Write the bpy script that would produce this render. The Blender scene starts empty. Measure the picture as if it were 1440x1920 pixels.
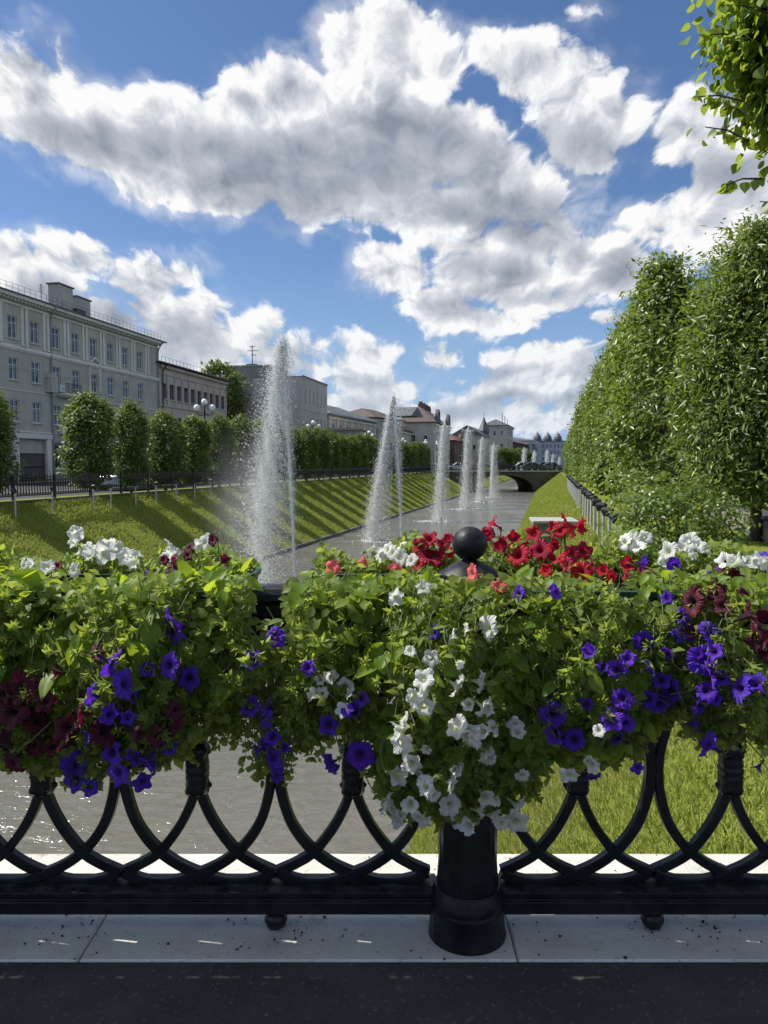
import bpy, bmesh, math, random
import numpy as np
from mathutils import Vector, Matrix, Euler
R = math.radians
sc = bpy.context.scene
col = sc.collection
PI = math.pi
# ---------------------------------------------------------------- camera
F = 1442.0                      # focal length in pixels of the 1440x1920 photograph
PITCH = R(3.65)
CAMZ = 1.5
cd = bpy.data.cameras.new('camera'); cam = bpy.data.objects.new('camera', cd); col.objects.link(cam)
cam.location = (0, 0, CAMZ); cam.rotation_euler = (R(90) - PITCH, 0, 0)
cd.sensor_fit = 'VERTICAL'; cd.sensor_height = 24; cd.lens = 24 * F / 1920
cd.clip_start = 0.05; cd.clip_end = 3000
sc.camera = cam
cP, sP = math.cos(PITCH), math.sin(PITCH)
def ray(px, py):                # direction with forward (world Y) normalised to 1
    xc = (px - 720) / F; yc = (960 - py) / F
    Y = cP + yc * sP; Z = -sP + yc * cP
    return xc / Y, Z / Y
def atY(px, py, Y):             # world point seen at a photo pixel, at world distance Y
    u, v = ray(px, py); return Vector((u * Y, Y, CAMZ + v * Y))
def atZ(px, py, z=0.0):
    u, v = ray(px, py); Y = (z - CAMZ) / v; return Vector((u * Y, Y, z))
# ---------------------------------------------------------------- sun
SUN_AZ = R(-77)                 # from +Y towards +X (negative = left)
SUN_EL = R(50)
sdir = Vector((math.sin(SUN_AZ) * math.cos(SUN_EL), math.cos(SUN_AZ) * math.cos(SUN_EL), math.sin(SUN_EL)))
sl = bpy.data.lights.new('sun', 'SUN'); so = bpy.data.objects.new('sun', sl); col.objects.link(so)
sl.energy = 5.0; sl.angle = R(0.5); sl.color = (1.0, 0.955, 0.88)
so.rotation_euler = sdir.to_track_quat('Z', 'Y').to_euler(); so.location = (-20, 5, 30)
# ---------------------------------------------------------------- render settings
sc.view_settings.view_transform = 'Standard'; sc.view_settings.look = 'None'
sc.view_settings.exposure = 0.32; sc.view_settings.gamma = 1.0; sc.view_settings.use_curve_mapping = False
sc.cycles.max_bounces = 6; sc.cycles.diffuse_bounces = 2; sc.cycles.glossy_bounces = 3
sc.cycles.transmission_bounces = 4; sc.cycles.transparent_max_bounces = 16; sc.cycles.volume_bounces = 0
sc.cycles.caustics_reflective = False; sc.cycles.caustics_refractive = False
sc.cycles.sample_clamp_indirect = 4.0
sc.cycles.use_denoising = True
try: sc.cycles.denoiser = 'OPENIMAGEDENOISE'
except Exception: pass
# ---------------------------------------------------------------- node helper
class NT:
    def __init__(s, tree): s.t = tree; s.n = tree.nodes; s.l = tree.links
    def add(s, typ, **kw):
        n = s.n.new(typ)
        for k, v in kw.items(): setattr(n, k, v)
        return n
    def put(s, sock, v):
        if v is None: return
        if isinstance(v, bpy.types.NodeSocket): s.l.new(v, sock)
        else: sock.default_value = v
    def m(s, op, a, b=None, c=None, clamp=False):
        n = s.add('ShaderNodeMath', operation=op); n.use_clamp = clamp
        s.put(n.inputs[0], a); s.put(n.inputs[1], b)
        if c is not None: s.put(n.inputs[2], c)
        return n.outputs[0]
    def vm(s, op, a, b=None, c=None, out=0):
        n = s.add('ShaderNodeVectorMath', operation=op)
        s.put(n.inputs[0], a)
        if b is not None: s.put(n.inputs[1], b)
        if c is not None: s.put(n.inputs[2], c)
        return n.outputs[out]
    def mr(s, v, a, b, c=0.0, d=1.0, smooth=True):
        n = s.add('ShaderNodeMapRange'); n.interpolation_type = 'SMOOTHSTEP' if smooth else 'LINEAR'
        s.put(n.inputs['Value'], v)
        for k, x in (('From Min', a), ('From Max', b), ('To Min', c), ('To Max', d)): s.put(n.inputs[k], x)
        return n.outputs[0]
    def noise(s, vec, scale=5, detail=3, rough=.5, lac=2.0, dist=0.0, typ='FBM', out=0, dim='3D'):
        n = s.add('ShaderNodeTexNoise'); n.noise_type = typ; n.noise_dimensions = dim
        s.put(n.inputs['Vector'], vec); s.put(n.inputs['Scale'], scale); s.put(n.inputs['Detail'], detail)
        s.put(n.inputs['Roughness'], rough); s.put(n.inputs['Lacunarity'], lac); s.put(n.inputs['Distortion'], dist)
        return n.outputs[out]
    def mix(s, f, a, b, blend='MIX'):
        n = s.add('ShaderNodeMix', data_type='RGBA', blend_type=blend)
        s.put(n.inputs[0], f); s.put(n.inputs[6], a); s.put(n.inputs[7], b)
        return n.outputs[2]
    def comb(s, x, y, z=0.0):
        n = s.add('ShaderNodeCombineXYZ')
        for i, v in enumerate((x, y, z)): s.put(n.inputs[i], v)
        return n.outputs[0]
    def sep(s, v):
        n = s.add('ShaderNodeSeparateXYZ'); s.put(n.inputs[0], v); return n.outputs
    def ramp(s, f, stops, interp='LINEAR'):
        n = s.add('ShaderNodeValToRGB'); r = n.color_ramp; r.interpolation = interp
        while len(r.elements) < len(stops): r.elements.new(0.5)
        for e, (p, c) in zip(r.elements, stops): e.position = p; e.color = (*c, 1) if len(c) == 3 else c
        s.put(n.inputs[0], f); return n.outputs[0]
# ---------------------------------------------------------------- sky with cumulus clouds
# cloud masses: azimuth/elevation of each puff read off the photograph, with its half sizes
PUFFS = [(60,160,120,105),(170,230,130,95),(310,205,110,85),(330,290,140,80),(450,190,95,75),(540,190,100,80),(440,320,150,95),
 (600,300,150,95),(690,80,80,85),(760,60,80,90),(800,130,80,75),(720,210,120,100),(820,290,130,95),(930,340,120,85),(420,370,75,42),(600,410,95,45),
 (720,420,95,45),(830,420,150,65),(740,520,75,55),(820,560,90,40),(960,430,130,60),(930,510,150,65),(930,585,110,40),(1130,480,110,70),(1000,370,80,70),(1060,560,90,40),
 (920,110,60,40),(990,110,65,60),(1090,210,110,105),(1160,215,80,80),(960,150,60,45),(1060,120,60,45),(720,335,100,70),(640,370,90,50),(1020,160,70,60),(1120,280,70,45),(1290,240,75,75),(1380,300,90,80),(1330,400,110,70),
 (1190,372,45,16),(1270,380,60,20),(1440,380,90,80),(1250,490,60,40),
 (30,490,90,60),(110,500,80,60),(185,480,45,38),(60,580,150,70),(190,600,120,50),(300,520,75,50),(355,510,45,40),(330,590,110,65),(400,640,75,55),(230,640,160,45),
 (360,670,150,22),(480,625,55,35),(525,600,30,22),(530,660,85,50),(580,680,45,50),(690,655,55,38),(720,640,40,30),(680,710,75,55),(740,720,60,40),(620,760,90,40),
 (840,655,32,25),(1020,650,110,30),(1000,680,95,35),(1060,650,60,45),(860,700,50,18),(950,745,160,40),(830,770,130,30),(1030,720,90,35),(1080,760,90,45),(940,800,160,28),(760,700,30,14),
 (1130,790,110,26),(700,800,90,22),(900,800,120,26),(1010,815,80,18),(880,740,60,20),(800,800,60,14),(960,700,60,22),(1078,14,28,22),(276,132,14,20),(1150,600,80,25),(1180,640,60,30)]
# darker bellies of the thick clouds (thickness, so less sunlight gets through)
BELLY = [(600,335,170,75),(760,340,130,70),(200,255,100,45),(360,270,110,50),(860,330,120,55),(480,340,110,45),(1030,395,80,45),(900,390,120,35),(330,630,120,45),(220,570,60,50),(120,560,60,50),(950,480,120,30),(1000,540,130,25),
 (1080,260,90,40),(1330,330,100,40),(1180,500,60,40),(700,740,60,30),(560,690,50,35),(870,570,110,25),(980,700,80,20),(760,290,110,60),(700,380,90,30),(930,770,160,15),(1100,690,60,30),(90,220,50,40)]
def sky_world():
    w = bpy.data.worlds.new('World'); sc.world = w; w.use_nodes = True
    T = NT(w.node_tree)
    for n in list(T.n): T.n.remove(n)
    geo = T.add('ShaderNodeTexCoord').outputs['Generated']
    d = T.vm('NORMALIZE', geo)
    x, y, z = T.sep(d)
    az = T.m('ARCTAN2', x, y); el = T.m('ARCSINE', z)
    p0 = T.comb(az, el)
    def angs(px, py):
        u, v = ray(px, py); L = math.sqrt(1 + u * u + v * v); return math.atan2(u, 1), math.asin(v / L)
    # perspective: clouds get smaller towards the horizon
    den = T.m('ADD', T.m('MAXIMUM', el, 0.0), 0.60)
    q = T.comb(T.m('DIVIDE', az, den), T.m('MULTIPLY', T.m('LOGARITHM', den, math.e), 1.1))
    warp = T.noise(q, 3.0, 2, .55, out=1, dim='2D')
    p = T.vm('ADD', p0, T.vm('SCALE', T.vm('SUBTRACT', warp, (.5, .5, .5)), None))
    T.n[-1]; 
    sclnode = p.node.inputs[1].links[0].from_node; sclnode.inputs['Scale'].default_value = 0.085
    def blobs(pt, lst, k=0.16):
        prev = None
        for (px, py, rx, ry) in lst:
            a, e = angs(px, py)
            sx = rx / F / (1 + ((px - 720) / F) ** 2); sy = ry / F / (1 + ((960 - py) / F) ** 2)
            n = T.vm('MULTIPLY_ADD', pt, (1 / sx, 1 / sy, 0), (-a / sx, -e / sy, 0))
            s_ = min(1.15, math.sqrt(rx * ry) / 85)
            L = T.m('MULTIPLY_ADD', T.vm('LENGTH', n, out=1), -s_, s_)
            prev = L if prev is None else T.m('SMOOTH_MAX', prev, L, k)
        return prev
    mask = blobs(p, PUFFS)
    belly = blobs(p, BELLY, .5)
    # generic broken cloud, its cover set for ambient light, outside the part of the sky in the photograph (behind and beside)
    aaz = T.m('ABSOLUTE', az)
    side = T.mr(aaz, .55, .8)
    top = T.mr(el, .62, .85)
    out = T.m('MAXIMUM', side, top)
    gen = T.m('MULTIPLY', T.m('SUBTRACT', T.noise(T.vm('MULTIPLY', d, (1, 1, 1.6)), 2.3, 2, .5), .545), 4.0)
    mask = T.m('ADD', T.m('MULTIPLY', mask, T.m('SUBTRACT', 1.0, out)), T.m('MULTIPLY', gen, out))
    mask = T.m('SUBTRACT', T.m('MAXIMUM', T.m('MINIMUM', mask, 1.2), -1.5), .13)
    def fb(v):
        a = T.noise(v, 9.0, 8, .62, 2.1, 0, dim='2D')
        vo = T.add('ShaderNodeTexVoronoi', feature='F1', voronoi_dimensions='2D'); T.put(vo.inputs['Vector'], v)
        vo.inputs['Scale'].default_value = 13.0; vo.inputs['Detail'].default_value = 2.5; vo.inputs['Roughness'].default_value = .6
        vo.normalize = True
        return T.m('ADD', T.m('MULTIPLY_ADD', a, 1.9, -.95), T.m('MULTIPLY_ADD', vo.outputs['Distance'], -1.3, .52))
    wq = T.vm('ADD', q, T.vm('MULTIPLY', T.vm('SUBTRACT', T.noise(q, 13.0, 2, .6, out=1, dim='2D'), (.5, .5, .5)), (.045, .045, .0)))
    n0 = fb(wq)
    n1 = fb(T.vm('ADD', wq, (-.014, .022, 0)))
    n2 = T.m('SUBTRACT', T.noise(T.vm('ADD', q, (-.045, .07, 0)), 7.0, 2, .5, dim='2D'), .5)
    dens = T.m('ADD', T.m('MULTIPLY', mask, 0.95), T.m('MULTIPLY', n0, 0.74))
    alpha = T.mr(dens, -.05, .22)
    wisp = T.mr(dens, -.45, .15)                 # thin veil round the edges
    alpha = T.m('MAXIMUM', alpha, T.m('MULTIPLY', wisp, T.m('MULTIPLY', T.mr(T.noise(q, 4.2, 4, .6, dim='2D'), .42, .7), .5)))
    relief = T.m('MULTIPLY', T.m('SUBTRACT', n1, n0), 1.25)     # puffs turned to the sun are lighter
    thick = T.mr(dens, .15, 1.0)
    bl = T.mr(T.m('ADD', belly, T.m('MULTIPLY', n2, 1.1)), -.55, .55)
    sh = T.m('ADD', T.m('ADD', T.m('MULTIPLY', thick, .20), T.m('MULTIPLY', bl, .60)), T.m('MULTIPLY', relief, T.mr(bl, 0.0, 1.0, .85, .45)))
    sh = T.m('ADD', sh, T.m('MULTIPLY_ADD', n2, .5, .04), clamp=True)
    ccol = T.ramp(sh, [(0, (.78, .78, .785)), (.12, (.68, .69, .71)), (.32, (.52, .545, .59)), (.58, (.385, .415, .47)), (.85, (.27, .30, .36)), (1, (.21, .235, .29))])
    # haze in front of the clouds near the horizon
    hz = T.mr(el, -.02, .20, .50, 0.0)
    ccol = T.mix(hz, ccol, (.40, .49, .60, 1))
    sky = T.add('ShaderNodeTexSky'); sky.sky_type = 'NISHITA'; sky.sun_disc = False
    sky.sun_elevation = SUN_EL; sky.sun_rotation = SUN_AZ; sky.air_density = 1.0; sky.dust_density = .6; sky.ozone_density = 2.2; sky.altitude = 60
    hb = T.mr(el, -.02, .30, .85, 0.0)
    skyc = T.mix(1.0, sky.outputs[0], (SKYT[0], SKYT[1], SKYT[2], 1), 'MULTIPLY')
    k = 1.0 / SKYK
    skyc = T.mix(hb, skyc, (.27 * k, .41 * k, .64 * k, 1))
    cl = T.vm('SCALE', ccol); cl.node.inputs['Scale'].default_value = k
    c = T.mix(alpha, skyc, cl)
    # below the horizon: dull ground light
    c = T.mix(T.mr(el, -.03, -.01), (.9, .95, 1.0, 1), c)
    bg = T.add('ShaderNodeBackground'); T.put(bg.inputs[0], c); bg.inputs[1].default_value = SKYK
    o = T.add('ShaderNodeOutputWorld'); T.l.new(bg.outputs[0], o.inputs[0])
    w.cycles.sampling_method = 'MANUAL'; w.cycles.sample_map_resolution = 512
SKYK = 0.10
SKYT = (0.64, 0.76, 0.93)
sky_world()
# ---------------------------------------------------------------- materials
MATS = {}
def new_mat(name):
    m = bpy.data.materials.new(name); m.use_nodes = True
    T = NT(m.node_tree); b = T.n['Principled BSDF']; MATS[name] = m
    return m, T, b
def pmat(name, c, rough=.6, metal=0.0, spec=.5, c2=None, scale=6.0, detail=4, bump=0.0, bscale=40.0, lo=.35, hi=.65, coat=0.0, dist=.02):
    """principled with two-tone noise and a noise bump, in object space"""
    m, T, b = new_mat(name)
    P = T.add('ShaderNodeTexCoord').outputs['Object']
    if c2 is not None:
        f = T.mr(T.noise(P, scale, detail, .6), lo, hi)
        T.put(b.inputs['Base Color'], T.mix(f, (*c, 1), (*c2, 1)))
    else: b.inputs['Base Color'].default_value = (*c, 1)
    b.inputs['Roughness'].default_value = rough; b.inputs['Metallic'].default_value = metal
    b.inputs['Specular IOR Level'].default_value = spec; b.inputs['Coat Weight'].default_value = coat
    if bump:
        bn = T.add('ShaderNodeBump'); bn.inputs['Strength'].default_value = bump; bn.inputs['Distance'].default_value = dist
        T.put(bn.inputs['Height'], T.noise(P, bscale, 4, .6)); T.l.new(bn.outputs[0], b.inputs['Normal'])
    return m
def leaf_mat(name, c, c2, tr, trw=.4, rough=.42, spec=.45, vein=False):
    m, T, b = new_mat(name)
    g = T.add('ShaderNodeNewGeometry').outputs['Random Per Island']
    P = T.add('ShaderNodeTexCoord').outputs['Object']
    f = T.m('ADD', T.m('MULTIPLY', g, .7), T.m('MULTIPLY', T.noise(P, 1.6, 2, .5), .45), clamp=True)
    cc = T.mix(f, (*c, 1), (*c2, 1))
    T.put(b.inputs['Base Color'], cc)
    b.inputs['Roughness'].default_value = rough; b.inputs['Specular IOR Level'].default_value = spec
    t = T.add('ShaderNodeBsdfTranslucent'); t.inputs[0].default_value = (*tr, 1)
    T.put(t.inputs[0], T.mix(f, (*[x * .7 for x in tr], 1), (*tr, 1)))
    mx = T.add('ShaderNodeMixShader'); mx.inputs[0].default_value = trw
    T.l.new(b.outputs[0], mx.inputs[1]); T.l.new(t.outputs[0], mx.inputs[2])
    T.l.new(mx.outputs[0], T.n['Material Output'].inputs[0])
    return m
# ---------------------------------------------------------------- object helpers
def tag(o, label=None, cat=None, group=None, kind=None):
    if label: o['label'] = label
    if cat: o['category'] = cat
    if group: o['group'] = group
    if kind: o['kind'] = kind
    return o
def empty(name, loc=(0, 0, 0), rz=0.0, label=None, cat=None, group=None):
    o = bpy.data.objects.new(name, None); col.objects.link(o); o.location = loc; o.rotation_euler = (0, 0, rz)
    return tag(o, label, cat, group)
def link(name, me, parent=None, mat=None):
    o = bpy.data.objects.new(name, me); col.objects.link(o)
    if parent is not None: o.parent = parent
    if mat is not None and not me.materials: me.materials.append(mat)
    return o
def np_mesh(name, V, Fc, mat=None, smooth=False):
    """V (n,3) floats, Fc (m,k) ints, all faces with k corners"""
    V = np.ascontiguousarray(V, dtype=np.float32); Fc = np.ascontiguousarray(Fc, dtype=np.int32)
    me = bpy.data.meshes.new(name); k = Fc.shape[1]
    me.vertices.add(len(V)); me.vertices.foreach_set('co', V.ravel())
    me.loops.add(Fc.size); me.loops.foreach_set('vertex_index', Fc.ravel())
    me.polygons.add(len(Fc)); me.polygons.foreach_set('loop_start', np.arange(0, Fc.size, k, dtype=np.int32))
    if smooth: me.polygons.foreach_set('use_smooth', np.ones(len(Fc), dtype=bool))
    me.update(calc_edges=True)
    if mat is not None: me.materials.append(mat)
    return me
def copy_tree(o, parent=None):
    c = o.copy(); col.objects.link(c)
    if parent is not None: c.parent = parent
    for ch in list(o.children): copy_tree(ch, c)
    return c
class MB:
    def __init__(s): s.v = []; s.f = []
    def add(s, vs, fs):
        b = len(s.v); s.v += [tuple(v) for v in vs]; s.f += [tuple(b + i for i in f) for f in fs]; return s
    def box(s, c, size, rz=0.0, ax=None):
        hx, hy, hz = size[0] / 2, size[1] / 2, size[2] / 2
        pts = [Vector((x, y, z)) for z in (-hz, hz) for y in (-hy, hy) for x in (-hx, hx)]
        M = Matrix.Rotation(rz, 3, 'Z') if ax is None else ax
        c = Vector(c)
        s.add([c + M @ p for p in pts], [(0, 2, 3, 1), (4, 5, 7, 6), (0, 1, 5, 4), (2, 6, 7, 3), (0, 4, 6, 2), (1, 3, 7, 5)]); return s
    def tube(s, pts, rad, n=8, cap=True, sx=1.0, up=None):
        """tube along a polyline; rad a number or list; sx flattens the section along 'up'"""
        pts = [Vector(p) for p in pts]
        if not hasattr(rad, '__len__'): rad = [rad] * len(pts)
        vs = []; prev = None
        for i, p in enumerate(pts):
            t = (pts[min(i + 1, len(pts) - 1)] - pts[max(i - 1, 0)]).normalized()
            if up is not None: a = Vector(up)
            elif prev is None: a = Vector((0, 0, 1)) if abs(t.z) < .9 else Vector((1, 0, 0))
            else: a = prev
            a = (a - t * a.dot(t)).normalized(); b = t.cross(a); prev = a
            for k in range(n):
                th = 2 * PI * k / n
                vs.append(p + (a * math.cos(th) * sx + b * math.sin(th)) * rad[i])
        fs = []
        for i in range(len(pts) - 1):
            for k in range(n):
                k2 = (k + 1) % n
                fs.append((i * n + k, i * n + k2, (i + 1) * n + k2, (i + 1) * n + k))
        if cap: fs += [tuple(range(n - 1, -1, -1)), tuple((len(pts) - 1) * n + k for k in range(n))]
        s.add(vs, fs); return s
    def strip(s, pts, w, d, nrm=(0, 1, 0)):
        """rectangular bar swept along a polyline lying in the plane with normal nrm"""
        pts = [Vector(p) for p in pts]; N = Vector(nrm); vs = []
        for i, p in enumerate(pts):
            t = (pts[min(i + 1, len(pts) - 1)] - pts[max(i - 1, 0)]).normalized(); a = t.cross(N).normalized()
            c = .28
            for (u, v) in ((-1 + c, -1), (1 - c, -1), (1, -1 + c), (1, 1 - c), (1 - c, 1), (-1 + c, 1), (-1, 1 - c), (-1, -1 + c)):
                vs.append(p + a * u * w / 2 + N * v * d / 2)
        n = 8; fs = []
        for i in range(len(pts) - 1):
            for k in range(n):
                k2 = (k + 1) % n; fs.append((i * n + k, i * n + k2, (i + 1) * n + k2, (i + 1) * n + k))
        fs += [tuple(range(n - 1, -1, -1)), tuple((len(pts) - 1) * n + k for k in range(n))]
        s.add(vs, fs); return s
    def lathe(s, prof, c=(0, 0, 0), n=24, mod=None):
        vs = []; c = Vector(c)
        for (r, z) in prof:
            for k in range(n):
                th = 2 * PI * k / n; rr = r * (mod(th, z) if mod else 1)
                vs.append(c + Vector((rr * math.cos(th), rr * math.sin(th), z)))
        fs = []
        for i in range(len(prof) - 1):
            for k in range(n):
                k2 = (k + 1) % n; fs.append((i * n + k, i * n + k2, (i + 1) * n + k2, (i + 1) * n + k))
        fs += [tuple(range(n - 1, -1, -1)), tuple((len(prof) - 1) * n + k for k in range(n))]
        s.add(vs, fs); return s
    def prism(s, poly, d0, d1, M=None):
        """polygon in local XZ, extruded along local Y from d0 to d1, placed by the 4x4 matrix M"""
        M = M or Matrix.Identity(4); n = len(poly)
        vs = [M @ Vector((x, d0, z)) for x, z in poly] + [M @ Vector((x, d1, z)) for x, z in poly]
        fs = [tuple(range(n)), tuple(range(2 * n - 1, n - 1, -1))] + [(i, i + n, (i + 1) % n + n, (i + 1) % n) for i in range(n)]
        s.add(vs, fs); return s
    def build(s, name, mat=None, parent=None, smooth=False, bevel=0.0, local=None, seg=1):
        vs = s.v
        if local is not None:
            Mi = local.inverted(); vs = [tuple(Mi @ Vector(v)) for v in vs]
        me = bpy.data.meshes.new(name); me.from_pydata(vs, [], s.f); me.update()
        bm = bmesh.new(); bm.from_mesh(me); bmesh.ops.recalc_face_normals(bm, faces=bm.faces)
        bm.to_mesh(me); bm.free()
        if smooth:
            for p in me.polygons: p.use_smooth = True
        o = link(name, me, parent, mat)
        if smooth == 'auto':
            me.set_sharp_from_angle(angle=R(38))
        if bevel:
            b = o.modifiers.new('bevel', 'BEVEL'); b.width = bevel; b.segments = seg; b.limit_method = 'ANGLE'; b.angle_limit = R(35)
        return o
def spline(pts, n=6):
    """Catmull-Rom through points"""
    P = [Vector(p) for p in pts]; out = []
    Q = [P[0] * 2 - P[1]] + P + [P[-1] * 2 - P[-2]]
    for i in range(1, len(Q) - 2):
        for k in range(n):
            t = k / n; a, b, c, d = Q[i - 1], Q[i], Q[i + 1], Q[i + 2]
            out.append(.5 * ((2 * b) + (c - a) * t + (2 * a - 5 * b + 4 * c - d) * t * t + (3 * b - a - 3 * c + d) * t ** 3))
    out.append(P[-1]); return out
def unit(a): return a / np.maximum(np.linalg.norm(a, axis=-1, keepdims=True), 1e-9)
def scatter(tv, tf, P, D, N, S, W=None):
    """instances of a template (length along +Y, face normal +Z) turned to direction D, normal N, size S"""
    tv = np.asarray(tv, float); tf = np.asarray(tf, int)
    D = unit(D); N = unit(N - D * np.sum(N * D, -1, keepdims=True)); X = np.cross(D, N)
    S = np.broadcast_to(np.asarray(S, float), (len(P),)); W = S if W is None else W
    V = (tv[None, :, 0:1] * X[:, None] * W[:, None, None] + tv[None, :, 1:2] * D[:, None] * S[:, None, None] + tv[None, :, 2:3] * N[:, None] * S[:, None, None]) + P[:, None]
    n = len(tv)
    Fs = (tf[None] + (np.arange(len(P)) * n)[:, None, None]).reshape(-1, tf.shape[1])
    return V.reshape(-1, 3), Fs
def merge(parts):
    Vs = []; Fs = []; b = 0
    for V, Fc in parts:
        if len(V) == 0: continue
        Vs.append(V); Fs.append(Fc + b); b += len(V)
    return np.concatenate(Vs), np.concatenate(Fs)
# leaf templates (quads, folded along the midrib, curved)
LEAF_S = (np.array([(0, 0, 0), (-.26, .42, .07), (0, 1, -.10), (.26, .42, .07)]), np.array([(0, 3, 2, 1)]))
LEAF_M = (np.array([(0, 0, 0), (-.27, .28, .05), (-.30, .58, .03), (0, 1.0, -.20), (.30, .58, .03), (.27, .28, .05), (0, .30, 0), (0, .62, -.05)]),
          np.array([(0, 6, 1, 1), (6, 7, 2, 1), (7, 3, 2, 2), (0, 5, 6, 6), (5, 4, 7, 6), (4, 3, 7, 7)]))
def tri_quads(faces):   # degenerate quads to triangles
    out = []
    for f in faces:
        f = list(dict.fromkeys(int(i) for i in f))
        out.append(f if len(f) == 3 else None) if len(f) == 3 else out.extend([[f[0], f[1], f[2]], [f[0], f[2], f[3]]])
    return np.array(out)
LEAF_M = (LEAF_M[0], tri_quads(LEAF_M[1]))
LEAF_S = (LEAF_S[0], tri_quads([(0, 3, 2, 1)]))
def leaf_big():
    """a broad oval leaf, 5 cross rows x 5, with fold, droop and wavy margin (triangles)"""
    rows = [(0.0, .02), (.12, .20), (.30, .31), (.50, .33), (.70, .25), (.87, .12), (1.0, .0)]
    V = []; Fq = []
    for i, (t, w) in enumerate(rows):
        for k, u in enumerate((-1, -.5, 0, .5, 1)):
            V.append((u * w, t, .10 * abs(u) * (w / .33) - .28 * t * t + .02 * math.sin(7 * t + 2 * u)))
    for i in range(len(rows) - 1):
        for k in range(4):
            a = i * 5 + k; Fq.append((a, a + 1, a + 6, a + 5))
    return np.array(V), tri_quads(Fq)
LEAF_B = leaf_big()
BLADE = (np.array([(-.5, 0, 0), (.5, 0, 0), (.25, .6, .06), (0, 1, .22)]), np.array([(0, 1, 2), (0, 2, 3)]))
DROP = (np.array([(0, .5, 0), (.47, -.17, 0), (-.24, -.17, .41), (-.24, -.17, -.41)]), np.array([(0, 1, 2), (0, 2, 3), (0, 3, 1), (1, 3, 2)]))
rng = np.random.default_rng(7)
def rdir(n, r=rng): return unit(r.normal(size=(n, 3)))
ORD = ['first', 'second', 'third', 'fourth', 'fifth', 'sixth', 'seventh', 'eighth', 'ninth', 'tenth', 'eleventh', 'twelfth', 'thirteenth', 'fourteenth', 'fifteenth', 'sixteenth', 'seventeenth', 'eighteenth', 'nineteenth', 'twentieth']
# ---------------------------------------------------------------- canal geometry, read off the photograph
ZS, ZW = -0.1, -3.5
def line(a, b):
    k = (b.x - a.x) / (b.y - a.y); return lambda Y: a.x + k * (Y - a.y)
XLT = line(atZ(0, 948, ZS), Vector((9.3, 132, ZS))); XLW = line(atZ(705, 980, ZW), atZ(799, 950, ZW))
XRT = line(atZ(1180, 1035, ZS), atZ(1057, 893, ZS)); _r1 = line(atZ(770, 1598, ZW), atZ(969, 1003, ZW)); _r2 = line(atZ(969, 1003, ZW), atZ(1002, 927, ZW))
XRW = lambda Y: _r1(Y) if Y < atZ(969, 1003, ZW).y else _r2(Y)
BR_Y = 132.0                     # far bridge
CDIR = Vector((XLT(100) - XLT(0), 100, 0)).normalized()      # direction of the canal
# grass
def grass_mat(name):
    m, T, b = new_mat(name)
    P = T.add('ShaderNodeTexCoord').outputs['Object']
    n1 = T.noise(P, .35, 4, .6); n2 = T.noise(P, 3.0, 4, .65); n3 = T.noise(T.vm('MULTIPLY', P, (1, 1, 1)), 28.0, 3, .7)
    c = T.mix(T.mr(n1, .35, .68), (.175, .235, .030, 1), (.27, .30, .050, 1))
    c = T.mix(T.mr(n2, .5, .8, 0, .7), c, (.19, .19, .060, 1))
    c = T.mix(T.mr(n3, .35, .7, .0, .6), c, (.04, .062, .010, 1))
    T.put(b.inputs['Base Color'], c); b.inputs['Roughness'].default_value = .85; b.inputs['Specular IOR Level'].default_value = .15
    bn = T.add('ShaderNodeBump'); bn.inputs['Strength'].default_value = .9; bn.inputs['Distance'].default_value = .06
    T.put(bn.inputs['Height'], T.m('ADD', T.noise(P, 9.0, 5, .7), T.m('MULTIPLY', n3, .6))); T.l.new(bn.outputs[0], b.inputs['Normal'])
    return m
M_GR = grass_mat('grass_turf')
M_BLADE = leaf_mat('grass_blade', (.20, .265, .042), (.36, .38, .10), (.54, .60, .12), .35, .6, .2)
M_DRY = leaf_mat('grass_blade_dry', (.26, .26, .07), (.48, .44, .20), (.48, .46, .15), .35, .6, .2)
def bank(name, fa, za, fb, zb, ys, nu=24, amp=.05):
    V = []; 
    for j, Y in enumerate(ys):
        for i in range(nu + 1):
            t = i / nu; X = fa(Y) + (fb(Y) - fa(Y)) * t
            z = za + (zb - za) * t
            e = math.sin(PI * t)
            z += e * amp * (math.sin(X * 1.7 + Y * .9) + math.sin(Y * 2.3 - X * .8) * .6 + math.sin(Y * .37) * 1.2)
            V.append((X, Y, z))
    Fq = [(j * (nu + 1) + i, j * (nu + 1) + i + 1, (j + 1) * (nu + 1) + i + 1, (j + 1) * (nu + 1) + i) for j in range(len(ys) - 1) for i in range(nu)]
    me = np_mesh(name, np.array(V), np.array(Fq), M_GR, True)
    return tag(link(name, me), kind='structure')
ysr = [2.9 + .4 * i for i in range(60)] + [27 + 2.0 * i for i in range(120)]
bank('grass_bank_left', XLT, ZS, XLW, ZW + .12, [2.9 + 2.0 * i for i in range(140)])
bank('grass_bank_right', XRW, ZW + .10, XRT, ZS, ysr, amp=.04)
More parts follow.
